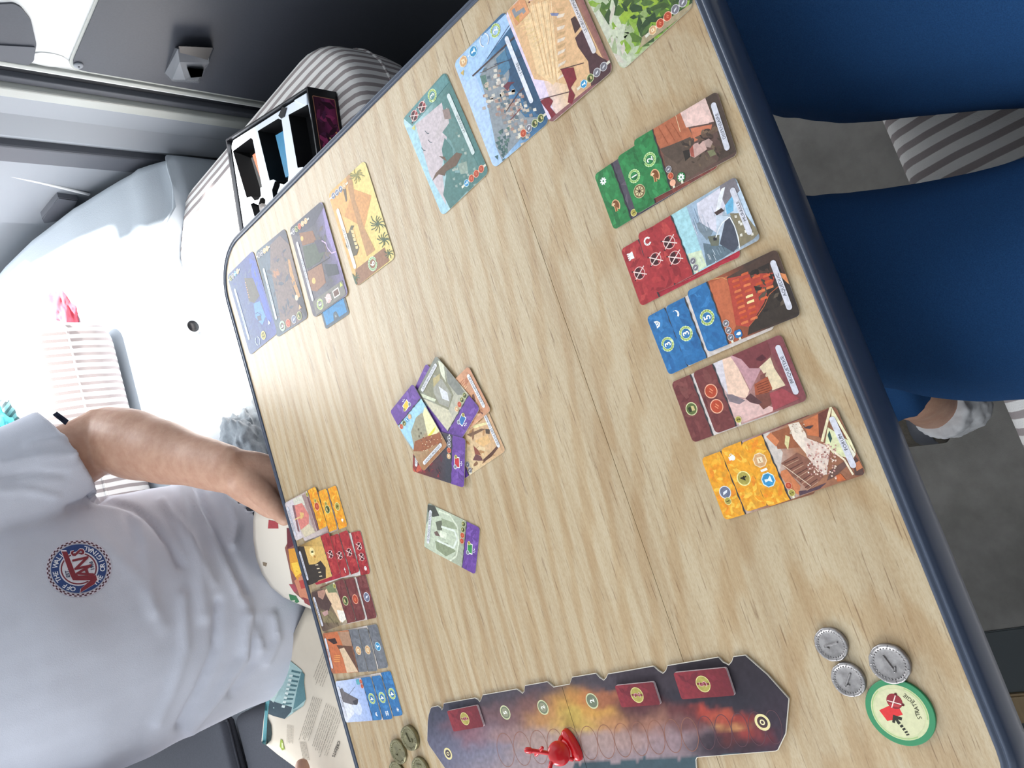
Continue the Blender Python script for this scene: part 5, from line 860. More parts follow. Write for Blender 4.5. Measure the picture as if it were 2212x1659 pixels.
blobs = [(930, 1560, 60, 50, '#56566a'), (1000, 1510, 60, 20, '#4d4b58'), (1100, 1500, 60, 22, '#56505c'), (1180, 1490, 60, 18, '#5c5260'), (1270, 1465, 60, 14, '#59505a'), (1400, 1455, 80, 22, '#4a3f4a'), (1550, 1440, 90, 26, '#39313a'), (1650, 1470, 60, 50, '#3c3440'), (1690, 1540, 40, 60, '#463a48'), (1650, 1600, 60, 40, '#473a4c'),
         (950, 1610, 50, 35, '#7b7994'), (1030, 1610, 60, 36, '#8f8da6'), (990, 1570, 26, 14, '#8c5862'), (1020, 1590, 26, 20, '#a8666e'), (1090, 1545, 45, 25, '#8a6468'), (1090, 1590, 40, 16, '#b88c88'), (1150, 1520, 30, 20, '#96645c'), (1180, 1550, 40, 16, '#d99a58'), (1205, 1515, 26, 22, '#e8a24e'), (1228, 1540, 22, 34, '#f6d75e'), (1245, 1510, 26, 18, '#f0963e'), (1290, 1540, 34, 12, '#f0b046'), (1300, 1515, 36, 12, '#c0724a'), (1250, 1565, 40, 12, '#eec258'), (1320, 1560, 40, 14, '#d8945c'),
         (1360, 1525, 40, 12, '#6c3c44'), (1380, 1545, 34, 12, '#5c3642'), (1372, 1562, 12, 16, '#6e4044'), (1400, 1560, 40, 18, '#c08268'), (1180, 1600, 60, 22, '#c2a49a'), (1260, 1610, 60, 22, '#c8aca6'), (1350, 1605, 70, 24, '#c29c94'), (1440, 1600, 50, 24, '#b0929a'), (1470, 1560, 30, 18, '#8a5c5c'), (1200, 1650, 120, 24, '#b8a2a6'), (1400, 1635, 80, 18, '#a8949e'), (1490, 1545, 30, 14, '#7a3438'), (1520, 1535, 12, 10, '#d84a34'), (1560, 1548, 22, 8, '#d2573a'), (1600, 1555, 24, 8, '#b83c30'), (1588, 1570, 26, 5, '#efa45e'), (1575, 1590, 14, 18, '#7c3636'), (1620, 1585, 20, 12, '#c8402e'), (1655, 1595, 18, 14, '#96303a'), (1530, 1610, 40, 16, '#3f3340'), (1610, 1610, 30, 10, '#4c3038'), (1560, 1510, 60, 16, '#3b3744')]
BB = [(x, y, rx, ry, np.array(lin(c)[:3])) for x, y, rx, ry, c in blobs]
def bcol(px):
    n1 = noise.noise(Vector((px[0] * .05, px[1] * .05, 3))); n2 = noise.noise(Vector((px[0] * .05, px[1] * .05, 9))); x, y = px[0] + n1 * 16, px[1] + n2 * 12
    if y > 1652 - (px[0] - 1200) * .06 and px[0] > 1240: return np.array(lin('#3f5058')[:3]) * (1 + .2 * n1)
    w = 0; c = np.zeros(3)
    for bx, by, rx, ry, k in BB: e = math.exp(-((x - bx) / rx) ** 2 - ((y - by) / ry) ** 2) / (rx * ry) ** .35 + 1e-9; w += e; c += e * k
    c = c / w; g_ = c.mean(); c = g_ + (c - g_) * .88
    return c * .62 * (1 + .3 * noise.noise(Vector((px[0] * .16, px[1] * .16, 1))))
sa, sb = U((1212.5, 1478), 2, BZ), U((1285, 1716), 2, BZ)
def half(sgn, extra):
    bm = bmesh.new(); f = bm.faces.new([bm.verts.new((*p, BZ)) for p in ol])
    dirn = np.array(sb[:2] - sa[:2]); dirn /= np.linalg.norm(dirn); nn = np.array([-dirn[1], dirn[0]]) * sgn
    bmesh.ops.bisect_plane(bm, geom=bm.verts[:] + bm.edges[:] + bm.faces[:], plane_co=(sa[0] + nn[0] * .25, sa[1] + nn[1] * .25, 0), plane_no=(nn[0], nn[1], 0), clear_inner=True)
    r = bmesh.ops.extrude_face_region(bm, geom=bm.faces[:])
    for v in [v for v in r['geom'] if isinstance(v, bmesh.types.BMVert)]: v.co.z = TZ + .1
    bmesh.ops.recalc_face_normals(bm, faces=bm.faces)
    for ax, lo, hi in ((0, -700, -60), (1, 20, 560)):
        for k in np.arange(lo, hi, 2.6):
            pc_ = [0, 0, 0]; pn = [0, 0, 0]; pc_[ax] = float(k); pn[ax] = 1.; fs_ = [f for f in bm.faces if f.normal.z > .5]
            if not fs_: continue
            g = list({v for f in fs_ for v in f.verts} | {e for f in fs_ for e in f.edges}) + fs_; bmesh.ops.bisect_plane(bm, geom=g, plane_co=pc_, plane_no=pn)
    cl = bm.verts.layers.float_color.new('Col'); side = lin('#d9d4ca')
    dup = {}
    for v in bm.verts: c = bcol(PX(v.co)) if v.co.z > BZ - .01 else np.array(side[:3]); v[cl] = (*c, 1)
    og = np.array(bd['org']); 
    for v in bm.verts: v.co = (v.co - Vector(og)) * S
    me = bpy.data.meshes.new('board_half'); bm.to_mesh(me); bm.free(); link('board_half', me, 'flat', bd)
half(1, None); half(-1, None)
# light cut edge of the cardboard
bm = bmesh.new(); P = [(*p, BZ - .5) for p in ol]; P.append(P[0]); tube(bm, P, [.55] * len(P), 5, 1, dome=False); bmo('cut_edge', bm, 'paper', bd, False)
def px2(px): q = U(px, 2, BZ); return (q[0], q[1])
def barta(A):
    for k in range(17):
        cx = 1092 + k * 36.2; cy = 1620 - k * 3.0 + (0 if k < 8 else -(k - 8) * .2); c = '#8c5f50' if k < 12 else '#5c4048'
        pts = []
        for t in np.linspace(0, 6.283, 25): a, b = 17.5 * math.cos(t), 37 * math.sin(t); th = -.2; pts.append(A.px((cx + a * math.cos(th) - b * math.sin(th) * -1 * -1, cy + a * math.sin(th) + b * math.cos(th))))
        A.line(pts, .45, c, 2)
    for x, y, d in ((1091.5, 1539, '5'), (1173, 1528, '2'), (1279, 1514, '2')): q = A.px((x, y)); A.circ(*q, 6.2, '#c2c49c', 3); A.circ(*q, 5.2, '#6d7460', 4); A.circ(*q, 3.9, '#8a8a74', 4.5); A.text(d, *q, 6, '#eef0e4', 6, True, rot=.1)
    for x, y in ((968, 1628), (1647, 1560)): q = A.px((x, y)); A.ring(*q, 3.8, 1.8, '#ddd09a', 4); A.circ(*q, 3.2, '#4a3a3c', 4.4, 8); A.ring(*q, 1.1, .8, '#e6dcae', 6, 12)
    q = A.px((1075, 1545)); 
A = Art(1, 1, None, px2); barta(A); og = np.array(bd['org']); me = bpy.data.meshes.new('track_print'); me.from_pydata([((x - og[0]) * S, (y - og[1]) * S, (BZ + (l + 1) * LV - og[2]) * S) for x, y, l in A.V], [], A.Fc)
at = me.color_attributes.new('Col', 'FLOAT_COLOR', 'POINT'); at.data.foreach_set('color', np.array([(*c, 1) for c in A.C], dtype=np.float32).ravel()); link('track_print', me, 'flat', bd)
def redtoken(K, pts, dig, label):
    z0 = BZ + .6; P = [np.array(wp(K, *p, z0 + 2)) for p in pts]; c = sum(P) / 4; d = (P[1] - P[0]) + (P[2] - P[3]); d /= np.linalg.norm(d); nrm = np.array([-d[1], d[0]]); w = (np.linalg.norm(P[1] - P[0]) + np.linalg.norm(P[2] - P[3])) / 2; h = (np.linalg.norm(P[3] - P[0]) + np.linalg.norm(P[2] - P[1])) / 2
    def fn(A):
        A.grad(0, 0, w, h, ['#6c222c', '#7a2832', '#8a2e38'], 0); A.daub(1, 1, w - 1, h - 1, ['#702430', '#7e2a36', '#68202a'], 14, 4, 1, 3)
        A.ring(w / 2, h / 2, 0.1, 5.6, '#a89c50', 3); A.ring(w / 2, h / 2, 5.2, .6, '#d8cf8c', 4); A.line([(w / 2 - .4, h / 2 - 5), (w / 2 + .4, h / 2 + 5)], 1.3, '#7a2832', 5); A.text(dig, w / 2, h / 2, 8.2, '#e8b8c0', 6, True, rot=math.pi / 2 * 0); A.text(dig, w / 2, h / 2, 7.4, '#8c2434', 7)
    # u axis along the board as seen; the digit reads for the near player
    mkcard('looting_token', label, 'token', None, c, d, w, h, z0, fn, '#e6d2d4', 2.2, 'centre', 1.6)
redtoken(G1, [(705, 855), (640, 635), (940, 585), (1015, 790)][:0] or [(1015, 790), (940, 585), (640, 635), (705, 855)], '5', 'dark red token marked 5 at the left, far end of the track board')
redtoken(G2, [(785, 585), (715, 370), (345, 400), (410, 610)], '2', 'dark red token marked 2 on the near half of the track board')
redtoken(G2, [(1495, 490), (1400, 225), (910, 285), (985, 540)], '5', 'large dark red token marked 5 near the dark end of the track board')
# conflict pawn
pc0 = U((1240, 1606), 2, BZ); ax_ = U((1221, 1572), 2, BZ)[:2] - U((1259, 1642), 2, BZ)[:2]; ax_ /= np.linalg.norm(ax_); fw = np.array([-ax_[1], ax_[0]]); fw *= (1 if fw[1] > 0 else -1)
pw = E('conflict_pawn', (pc0[0], pc0[1], BZ + .2), 'glossy red plastic shield pawn with sword standing on the board', 'pawn')
def lp(a, b, z): return (pc0[0] + ax_[0] * a + fw[0] * b, pc0[1] + ax_[1] * a + fw[1] * b, BZ + .2 + z)
bm = bmesh.new(); R_ = []
for z, k in ((0, 1), (.8, 1.04), (4, 1), (6, .9), (7, .7)): R_.append([lp(13 * k * math.cos(t), 5.2 * k * math.sin(t), z) for t in np.linspace(0, 6.283, 28, endpoint=False)])
rings(bm, R_); bmo('base', bm, 'red', pw)
bm = bmesh.new(); cz = 17; R_ = []; tilt = math.radians(38)
for s_, k in ((-3.4, .35), (-3, .75), (-2, .95), (-.6, 1.02), (.6, 1.0), (2.4, .8), (3.6, .5), (4.2, .15)):
    r = []
    for t in np.linspace(0, 6.283, 30, endpoint=False):
        a, zz = 9.4 * k * math.cos(t), 10.5 * k * math.sin(t); b = -s_ ; r.append(lp(a, 2 + b * math.cos(tilt) + zz * math.sin(tilt) * .6, cz + zz * math.cos(tilt) + s_ * math.sin(tilt)))
    R_.append(r)
rings(bm, R_); bmo('shield', bm, 'red', pw)
bm = bmesh.new(); tube(bm, [lp(-9, 2, 8), lp(0, 4, 18), lp(7, 7, 27), lp(13, 10, 35)], [1.7, 1.6, 1.7, 1.8], 10, 4); tube(bm, [lp(10, 4, 28), lp(8, 12, 30)], [1.5, 1.5], 8, 1); tube(bm, [lp(13, 10, 35), lp(14.5, 11, 37)], [2.5, 2.3], 10, 1); tube(bm, [lp(9, 2, 7), lp(-2, 6, 24), lp(-9, 9, 30)], [1.7, 1.7, 1.9], 10, 4); bmo('sword', bm, 'red', pw)
# ------------------------------------------------ coins and progress token
def coin(px, r, h, m, rot, dig, label, grp, z=TZ + .05, seed=0):
    c = U(px, 2, z + h); R = random.Random(seed); wob = [1 + R.uniform(-.018, .018) for _ in range(40)]; t = E('coin', (c[0], c[1], z), label, 'coin', grp)
    P = lambda k, zz: [(c[0] + r * k * wob[i] * math.cos(i * math.pi / 20), c[1] + r * k * wob[i] * math.sin(i * math.pi / 20), z + zz) for i in range(40)]
    bm = bmesh.new(); rings(bm, [P(.96, 0), P(1, .4), P(1, h - .7), P(.97, h - .1), P(.92, h), P(.84, h), P(.8, h - .5), P(.72, h - .7), P(.6, h - .75), P(.3, h - .7)]); bmo('disc', bm, m, t)
    bm = bmesh.new(); n = 30
    for i in range(n): a = i * 2 * math.pi / n; x, y = c[0] + r * .76 * math.cos(a), c[1] + r * .76 * math.sin(a); q = bmesh.ops.create_icosphere(bm, subdivisions=1, radius=r * .05); [setattr(v, 'co', v.co + Vector((x, y, z + h - .55))) for v in q['verts']]
    for i in range(11): a = i * 2 * math.pi / 11 + .3; bmesh.ops.translate(bm, verts=box(bm, -.35, .35, -r * .07, r * .07, -.2, .25, .1, 1, Matrix.Rotation(a + 1.57, 3, 'Z')), vec=(c[0] + r * .89 * math.cos(a), c[1] + r * .89 * math.sin(a), z + h))
    bmo('beaded_rim', bm, m, t)
    bm = bmesh.new(); mr = Matrix.Rotation(rot, 3, 'Z'); L = r * .42
    segs = {'1': [((0, -L), (0, L)), ((0, L), (-L * .35, L * .6))], '2': [((-L * .5, L * .7), (0, L)), ((0, L), (L * .5, L * .5)), ((L * .5, L * .5), (-L * .5, -L)), ((-L * .5, -L), (L * .6, -L))]}[dig]
    for a, b in segs:
        a, b = mr @ Vector((*a, 0)), mr @ Vector((*b, 0)); z1 = z + h - .7; tube(bm, [(c[0] + a.x, c[1] + a.y, z1 + .3), (c[0] + b.x, c[1] + b.y, z1 + .3)], [.75, .75], 6, 1)
    bmo('numeral', bm, m, t, False)
coin((1794, 1393), 10.6, 3.0, 'silver', math.radians(70) - math.pi / 2 + .5, '1', 'silver coin marked 1, topmost of the three by the near table edge', 'silver coins', seed=1)
coin((1831, 1469.5), 10.6, 3.2, 'silver', .9, '1', 'silver coin marked 1 between the other silver coin and the track board', 'silver coins', seed=2)
coin((1920, 1435), 12, 3.2, 'silver', 1.9, '1', 'larger silver coin marked 1 touching the round green token', 'silver coins', seed=3)
coin((882, 1596), 12.2, 4.6, 'bronze', 2.4, '2', 'greenish bronze coin nearest the tip of the track board', 'bronze coins', seed=4)
coin((858, 1625), 12.2, 3.2, 'bronze', .4, '1', 'greenish bronze coin leaning beside the far table edge', 'bronze coins', seed=5)
coin((906, 1664), 12.2, 3.6, 'bronze', 1.4, '2', 'bronze coin half cut by the frame under the board tip', 'bronze coins', seed=6)
coin((856, 1672), 12.2, 3.0, 'bronze', 2.4, '1', 'bronze coin of which only a sliver shows at the frame edge', 'bronze coins', seed=7)
tc0 = U((1943, 1539), 2, TZ + 2.1); tk = E('progress_token', (tc0[0], tc0[1], TZ + .05), 'round green STRATÉGIE token with red card and dashed arrow', 'token')
bm = bmesh.new(); rings(bm, [[(tc0[0] + 19.8 * k * math.cos(a), tc0[1] + 19.8 * k * math.sin(a), TZ + .05 + z) for a in np.linspace(0, 6.283, 56, endpoint=False)] for z, k in ((0, .99), (.2, 1), (1.8, 1), (2.05, .985))]); bmo('disc', bm, 'grnt', tk, False)
def tokart(A):
    p = lambda x, y: A.px((G3[0] + x * G3[2], G3[1] + y * G3[2])); c = (tc0[0], tc0[1]); A.circ(*c, 16.4, '#c9cca2', 0, 40); A.ring(*c, 15.2, .7, '#a8c084', 1, 40, 30, 200); A.ring(*c, 15.2, .7, '#a8c084', 1, 40, 250, 330); A.circ(*c, 14.2, '#d0cfa8', 1.5, 40)
    A.q(G3, [(930, 1110), (1060, 1050), (1140, 1060), (1195, 1160), (1090, 1190), (1080, 1220), (1020, 1230)], '#d63a3c', 3); q = p(1100, 1010); A.circ(*q, 4.6, '#8c3038', 4); A.q(G3, [(1030, 1030), (1170, 1050), (1150, 1080), (1060, 1060)], '#b84044', 5); A.ql(G3, [(1115, 930), (1070, 1080)], .6, '#f0d8d0', 6); A.ql(G3, [(1020, 1000), (1195, 1050)], .6, '#f0d8d0', 6); A.circ(*p(1115, 930), .9, '#5c2428', 7, 8); A.circ(*p(1195, 1048), .9, '#5c2428', 7, 8)
    A.q(G3, [(1085, 1160), (1188, 1192), (1180, 1225), (1140, 1212), (1155, 1235), (1130, 1248), (1112, 1222), (1105, 1255), (1075, 1245)], '#33332c', 5)
    for a, b in (((1140, 1240), (1160, 1262)), ((1172, 1276), (1190, 1298)), ((1200, 1312), (1215, 1332)), ((1226, 1345), (1238, 1362)), ((1245, 1375), (1254, 1390))): A.ql(G3, [a, b], 2.0, '#33332c', 5)
    s = 'STRATÉGIE'; P0 = [(1380, 1195), (1362, 1160), (1352, 1125), (1345, 1090), (1325, 1050), (1300, 1015), (1270, 990), (1240, 965), (1215, 945)]
    for k, ch in enumerate(s):
        q = p(*P0[k]); a, b = p(*P0[max(k - 1, 0)]), p(*P0[min(k + 1, 8)]); A.text(ch, *q, 3.5, '#3c3a2c', 6, rot=math.atan2(b[1] - a[1], b[0] - a[0]))
A = Art(1, 1, None, lambda px: tuple(U(px, 2, TZ + 2.1)[:2])); tokart(A); og = np.array(tk['org']); me = bpy.data.meshes.new('face_print'); me.from_pydata([((x - og[0]) * S, (y - og[1]) * S, (2.05 + (l + 1) * LV) * S) for x, y, l in A.V], [], A.Fc)
at = me.color_attributes.new('Col', 'FLOAT_COLOR', 'POINT'); at.data.foreach_set('color', np.array([(*c, 1) for c in A.C], dtype=np.float32).ravel()); link('face_print', me, 'flat', tk)

# ================================================================== FAR PLAYER
pf_ = E('person', (-360, 1040, 452), 'seated person in a white T-shirt reading a rulebook across the table', 'person')
og = np.array(pf_['org'])
def hand(bm, W, Pm, fingers, thumb, rp=(34, 15), nrm=(0, 0, 1)):
    """wrist, palm centre, finger chains, thumb chain"""
    W, Pm = np.array(W, float), np.array(Pm, float); tube(bm, [W, (W + Pm) / 2, Pm, Pm + (Pm - W) * .35], [(27, 21), (33, 20), (38, 17), (34, 13)], 18, 4, side=nrm)
    for ch, r in fingers: tube(bm, ch, [r * 1.05, r, r * .93, r * .8], 12, 4)
    tube(bm, thumb, [17, 14.5, 11.5, 9.5], 14, 5)
# bare body: head, neck, trunk, arms, hands, legs in one skin
el, wr = np.array([-121, 930, 775.]), np.array([-237, 705, 736.])
bm = bmesh.new(); V3 = (0, 1, 0)
tube(bm, [(-360, 1085, 520), (-360, 1040, 700), (-360, 990, 880), (-360, 990, 1000), (-360, 990, 1060)], [(130, 95), (125, 85), (135, 88), (125, 75), (60, 55)], 24, 4, side=V3)
tube(bm, [(-360, 992, 1030), (-360, 978, 1110), (-360, 962, 1160)], [(60, 56), (54, 54), (58, 60)], 20, 3, side=V3)
tube(bm, [(-360, 905, 1128), (-360, 930, 1160), (-360, 948, 1205), (-360, 955, 1255), (-360, 955, 1290)], [(40, 34), (62, 66), (72, 88), (70, 86), (48, 62)], 24, 4, side=V3)
tube(bm, [(-360, 868, 1228), (-360, 848, 1200), (-360, 856, 1188)], [6, 11, 9], 10, 3); tube(bm, [(-378, 872, 1162), (-342, 872, 1162)], [6, 6], 8, 2)
for s_ in (-1, 1): tube(bm, [(-360 + s_ * 73, 960, 1190), (-360 + s_ * 78, 968, 1212), (-360 + s_ * 76, 972, 1232)], [7, 10, 7], 10, 3)
sh = np.array([-205, 985, 1005.])
tube(bm, [sh + [-40, 0, 10], sh, (sh * .45 + el * .55), el * .93 + sh * .07, el], [50, 56, 47, 42, 43], 22, 5)
d = wr - el; tube(bm, [el, el + d * .22, el + d * .45, el + d * .75, wr], [42, (46, 43), (41, 38), (32, 28), (29, 23)], 24, 6)
pm = wr + np.array([-36, -24, -38.])
hand(bm, wr, pm, [([pm + [-6, -8 + k * 3, -34 + k * 13], pm + [-34, 6 + k * 4, -74 + k * 8], pm + [-52, 34 + k * 4, -80 + k * 7], pm + [-52, 56 + k * 3, -76 + k * 6]], 9.5 - .4 * abs(k - 1)) for k in range(-1, 3)],
     [wr + [-12, -14, -10], U((562, 1062), 1, 676), U((590, 1092), 1, 667), U((615, 1120), 1, 661)], nrm=(.3, -.2, 1))
sh2, el2, wr2 = np.array([-515, 985, 1005.]), np.array([-672, 930, 830.]), np.array([-728, 900, 700.])
tube(bm, [sh2 + [40, 0, 10], sh2, (sh2 + el2) / 2, el2], [50, 56, 47, 42], 22, 5); d = wr2 - el2; tube(bm, [el2, el2 + d * .3, el2 + d * .7, wr2], [42, 44, 34, (28, 22)], 22, 5)
tt = U((652, 1652), 2, 626); pm2 = np.array([-712, 925, 640.])
hand(bm, wr2, pm2, [([pm2 + [0, k * 17, -10], pm2 + [24, k * 17 + 4, -34], pm2 + [50, k * 16 + 6, -46], pm2 + [66, k * 15 + 8, -48]], 9) for k in range(-1, 3)], [wr2 + [8, 12, -20], wr2 + [30, 22, -48], tt + np.array([-28, 0, 4]), tt], nrm=(-1, 0, .2))
for s_, kx in ((1, -290), (-1, -440)): tube(bm, [(-360 + s_ * 60, 1060, 525), (kx, 800, 518), (kx, 560, 515)], [64, 54, 46], 18, 4); tube(bm, [(kx, 560, 515), (kx, 540, 300), (kx, 560, 90)], [50, 46, 34], 18, 4); tube(bm, [(kx, 580, 70), (kx, 520, 45), (kx, 400, 26)], [36, (38, 28), (40, 20)], 16, 4)
bmo('body', remesh(bm, 2.8, 4), 'skin', pf_)
bm = bmesh.new(); tube(bm, [(-360, 1000, 1190), (-360, 985, 1240), (-360, 972, 1290), (-360, 960, 1312)], [(74, 66), (80, 84), (74, 84), (40, 52)], 24, 4, side=V3); tube(bm, [(-360, 890, 1290), (-360, 930, 1305), (-360, 970, 1310)], [(56, 16), (62, 20), (50, 20)], 16, 3, side=(0, 0, 1)); bmo('hair', remesh(bm, 5, 4), 'hair', pf_)
for s_ in (-1, 1):
    bm = bmesh.new(); bmesh.ops.create_uvsphere(bm, u_segments=14, v_segments=10, radius=10, matrix=Matrix.Translation((-360 + s_ * 27, 876, 1218))); bmo('eye', bm, 'white', pf_)
# nail of the visible thumb
# T-shirt: one cloth shell with creases
creases = [  # px polyline, width, depth(mm)
 ([(198, 1078), (235, 1080), (290, 1098), (330, 1130), (365, 1175), (388, 1222)], 8, -7), ([(150, 1098), (185, 1088), (225, 1058), (250, 1040)], 9, -8),
 ([(388, 1035), (392, 1070), (400, 1140), (430, 1230), (440, 1330)], 14, 5), ([(405, 1040), (420, 1075), (450, 1140), (500, 1240), (540, 1330), (560, 1400)], 9, 6), ([(425, 1050), (440, 1095), (470, 1160), (530, 1280)], 10, -8),
 ([(470, 1060), (500, 1090), (512, 1140), (500, 1180)], 9, 7), ([(300, 1130), (320, 1230), (330, 1320)], 14, 3), ([(270, 1110), (300, 1180)], 10, -3), ([(0, 1000), (90, 985), (160, 980)], 8, 3), ([(0, 1030), (80, 1020), (140, 1025)], 8, -3), ([(0, 1060), (60, 1058), (120, 1072)], 7, 3), ([(60, 960), (140, 945), (200, 960)], 8, 2.4),
 ([(395, 1290), (400, 1400), (370, 1500), (340, 1560)], 12, 5), ([(470, 1300), (465, 1400), (430, 1490), (390, 1570)], 9, -8), ([(530, 1330), (525, 1420), (470, 1500), (410, 1575)], 10, 8), ([(550, 1340), (545, 1430), (500, 1500)], 8, -6), ([(590, 1330), (600, 1380), (575, 1430)], 8, 6), ([(210, 1150), (300, 1250), (350, 1350)], 16, 2.5), ([(350, 1080), (420, 1180), (460, 1260)], 8, 4)]
def seg_d(p, a, b):
    ab = b - a; t = max(0, min(1, np.dot(p - a, ab) / (ab @ ab))); return np.linalg.norm(p - a - t * ab)
CR = [([np.array(q, float) for q in l], w, dp) for l, w, dp in creases]
def shirt_disp(co_, no_):
    px = PX(co_); dsp = 0
    if np.dot(no_, CP - co_) > 0:
        for l, w, dp in CR:
            m_ = min(seg_d(px, a, b) for a, b in zip(l, l[1:]))
            if m_ < 3 * w: dsp += dp * math.exp(-(m_ / w) ** 2)
    n_ = noise.noise(Vector((co_[0] * .012, co_[1] * .012, co_[2] * .02))); return dsp + n_ * 3.5
bm = bmesh.new(); tube(bm, [(-352, 1010, 585), (-355, 1010, 600), (-358, 1008, 680), (-360, 990, 800), (-360, 980, 900), (-360, 985, 990), (-360, 990, 1040), (-360, 992, 1075)], [(168, 128), (172, 132), (170, 128), (172, 120), (176, 118), (170, 104), (118, 78), (70, 62)], 40, 5, side=V3, dome=False)
tube(bm, [(-250, 985, 1000), sh, sh * .5 + el * .5 + [0, 0, 4], el * .80 + sh * .20 + [2, -1, 3]], [76, 80, 74, 68], 28, 5, dome=False)
tube(bm, [(-470, 985, 1000), sh2, sh2 * .5 + el2 * .5, el2 * .8 + sh2 * .2], [76, 80, 72, 64], 28, 5, dome=False)
shirt_bm = remesh(bm, 5.0, 5, shirt_disp); shirt_bm.normal_update(); BV = BVHTree.FromBMesh(shirt_bm)
ts = E('t_shirt', og); ts.parent = pf_; ts.location = (0, 0, 0)
bmo('fabric', shirt_bm, 'shirt', ts)
def cast(bv, px, off=.6, fb=900):
    d = Vector(ray(*px)).normalized(); h = bv.ray_cast(Vector(CP), d)
    if h[0] is None: return U(px, 1, fb)
    return np.array(h[0] - d * off)
def subdiv_art(A, maxl):
    """split long edges so prints can follow a curved surface"""
    bm = bmesh.new(); cl = bm.verts.layers.float_color.new('Col'); vs = []
    for v, c in zip(A.V, A.C): q = bm.verts.new(v); q[cl] = (*c, 1); vs.append(q)
    for f in A.Fc:
        try: bm.faces.new([vs[i] for i in f])
        except ValueError: pass
    bmesh.ops.triangulate(bm, faces=bm.faces)
    for _ in range(6):
        es = [e for e in bm.edges if e.calc_length() > maxl]
        if not es: break
        bmesh.ops.subdivide_edges(bm, edges=es, cuts=1)
    bmesh.ops.triangulate(bm, faces=[f for f in bm.faces if len(f.verts) > 3]); return bm
def castart(name, A, bv, par, maxl=6, step=.12, base=.5, fb=900, mt='flat'):
    """A is drawn in photo pixels; lay it on the real surface"""
    bm = subdiv_art(A, maxl); o_ = np.array(par['org'])
    for v in bm.verts: v.co = Vector((cast(bv, (v.co.x, v.co.y), base + v.co.z * step, fb) - o_) * S)
    me = bpy.data.meshes.new(name); bm.to_mesh(me); bm.free(); return link(name, me, mt, par)
# round chest emblem
A = Art(1, 1); bc = np.array([170.2, 1228.2]); eu, ev = np.array([-7., -61.6]), np.array([-70.4, 8.])   # u = reading direction, v = towards the emblem's top
T = lambda x, y: tuple(bc + eu * x + ev * y)
def ep(pts, c, l): A.p([T(*p) for p in pts], c, l)
def ering(r0, r1, c, l, n=48): [ep([(r0 * math.cos(a), r0 * math.sin(a)), (r1 * math.cos(a), r1 * math.sin(a)), (r1 * math.cos(b), r1 * math.sin(b)), (r0 * math.cos(b), r0 * math.sin(b))], c, l) for a, b in zip(np.linspace(0, 6.2832, n + 1), np.linspace(0, 6.2832, n + 1)[1:])]
ering(.88, 1.0, '#d5cfdc', 0)
for k in range(76):
    for j, (ra, rb) in enumerate(((.89, .935), (.935, .98))):
        if (k + j) % 2: continue
        a, b = k * 6.2832 / 76, (k + 1) * 6.2832 / 76; ep([(ra * math.cos(a), ra * math.sin(a)), (rb * math.cos(a), rb * math.sin(a)), (rb * math.cos(b), rb * math.sin(b)), (ra * math.cos(b), ra * math.sin(b))], '#54303c', 1)
ering(.0, .86, '#dadbe4', 1); ering(.60, .85, '#34497e', 2); ering(.51, .555, '#7c3744', 2)
def etext(s, x, y, size, col, l, rot=0, bold=False, sx=1):
    v, f = text_mesh(s, bold); cx, cy = (v[:, 0].max() + v[:, 0].min()) / 2, (v[:, 1].max() + v[:, 1].min()) / 2; c, n = math.cos(rot), math.sin(rot)
    L = [T(x + ((q[0] - cx) * size * sx) * c - (q[1] - cy) * size * n, y + ((q[0] - cx) * size * sx) * n + (q[1] - cy) * size * c) for q in v]
    for q in f: A.add([L[i] for i in q], [lin(col)[:3]] * len(q), l)
def arc(s, r, a0, a1, size, flip):
    for k, ch in enumerate(s):
        if ch == ' ': continue
        a = math.radians(a0 + (a1 - a0) * k / (len(s) - 1)); etext(ch, r * math.cos(a), r * math.sin(a), size, '#e4e6ee', 3.5, a - math.pi / 2 if not flip else a + math.pi / 2, True)
arc('OFF THE WALL', .725, 160, 40, .22, False); arc('THE ORIGINAL', .725, 218, 338, .22, True)
def lg(pts, grow=0, c='#84353f', l=5):
    ep(pts, c, l)
Vp = [(-.98, .28), (-.78, .22), (-.52, -.22), (-.40, .30), (.62, .30), (.66, .43), (-.50, .43), (-.58, .02), (-.78, .42)]
V1 = [(-.80, .24), (-.64, .22), (-.42, -.44), (-.56, -.46)]; V2 = [(-.56, -.46), (-.40, -.46), (-.30, .14), (-.44, .14)]; V3_ = [(-.45, .12), (-.31, .12), (-.29, .28), (.70, .44), (.70, .30), (-.2, .14), (-.44, .14)]
for pts in ([(-.84, .04), (-.70, .0), (-.46, -.30), (-.30, -.44), (-.44, -.52), (-.60, -.42)], [(-.48, -.52), (-.30, -.50), (-.24, .04), (-.14, .12), (.64, .30), (.66, .46), (-.20, .28), (-.38, .22), (-.40, .10)]):
    c_ = np.mean(pts, axis=0); lg([tuple(c_ + (np.array(p) - c_) * 1.07 + (0, 0)) for p in pts], c='#e8e0ea', l=4.4); lg(pts)
etext('A', -.13, -.16, .72, '#84353f', 5.2, .12, True, .8); etext('N', .18, -.10, .70, '#84353f', 5.2, .12, True, .8); etext('S', .56, -.02, .62, '#e8e0ea', 4.4, .12, True, .95); etext('S', .56, -.02, .56, '#84353f', 5.2, .12, True, .85)
etext('EST.', -.12, .36, .16, '#3a4060', 5.2, .1, True); etext('1966', .06, -.40, .16, '#3a4060', 5.2, .1, True)
castart('chest_emblem', A, BV, ts, 5)
A = Art(1, 1); A.p([(123, 889), (149, 908), (141, 918.5), (113, 896)], '#20263a', 0); v, f = text_mesh('VANS', True); w_ = v[:, 0].max(); L = []
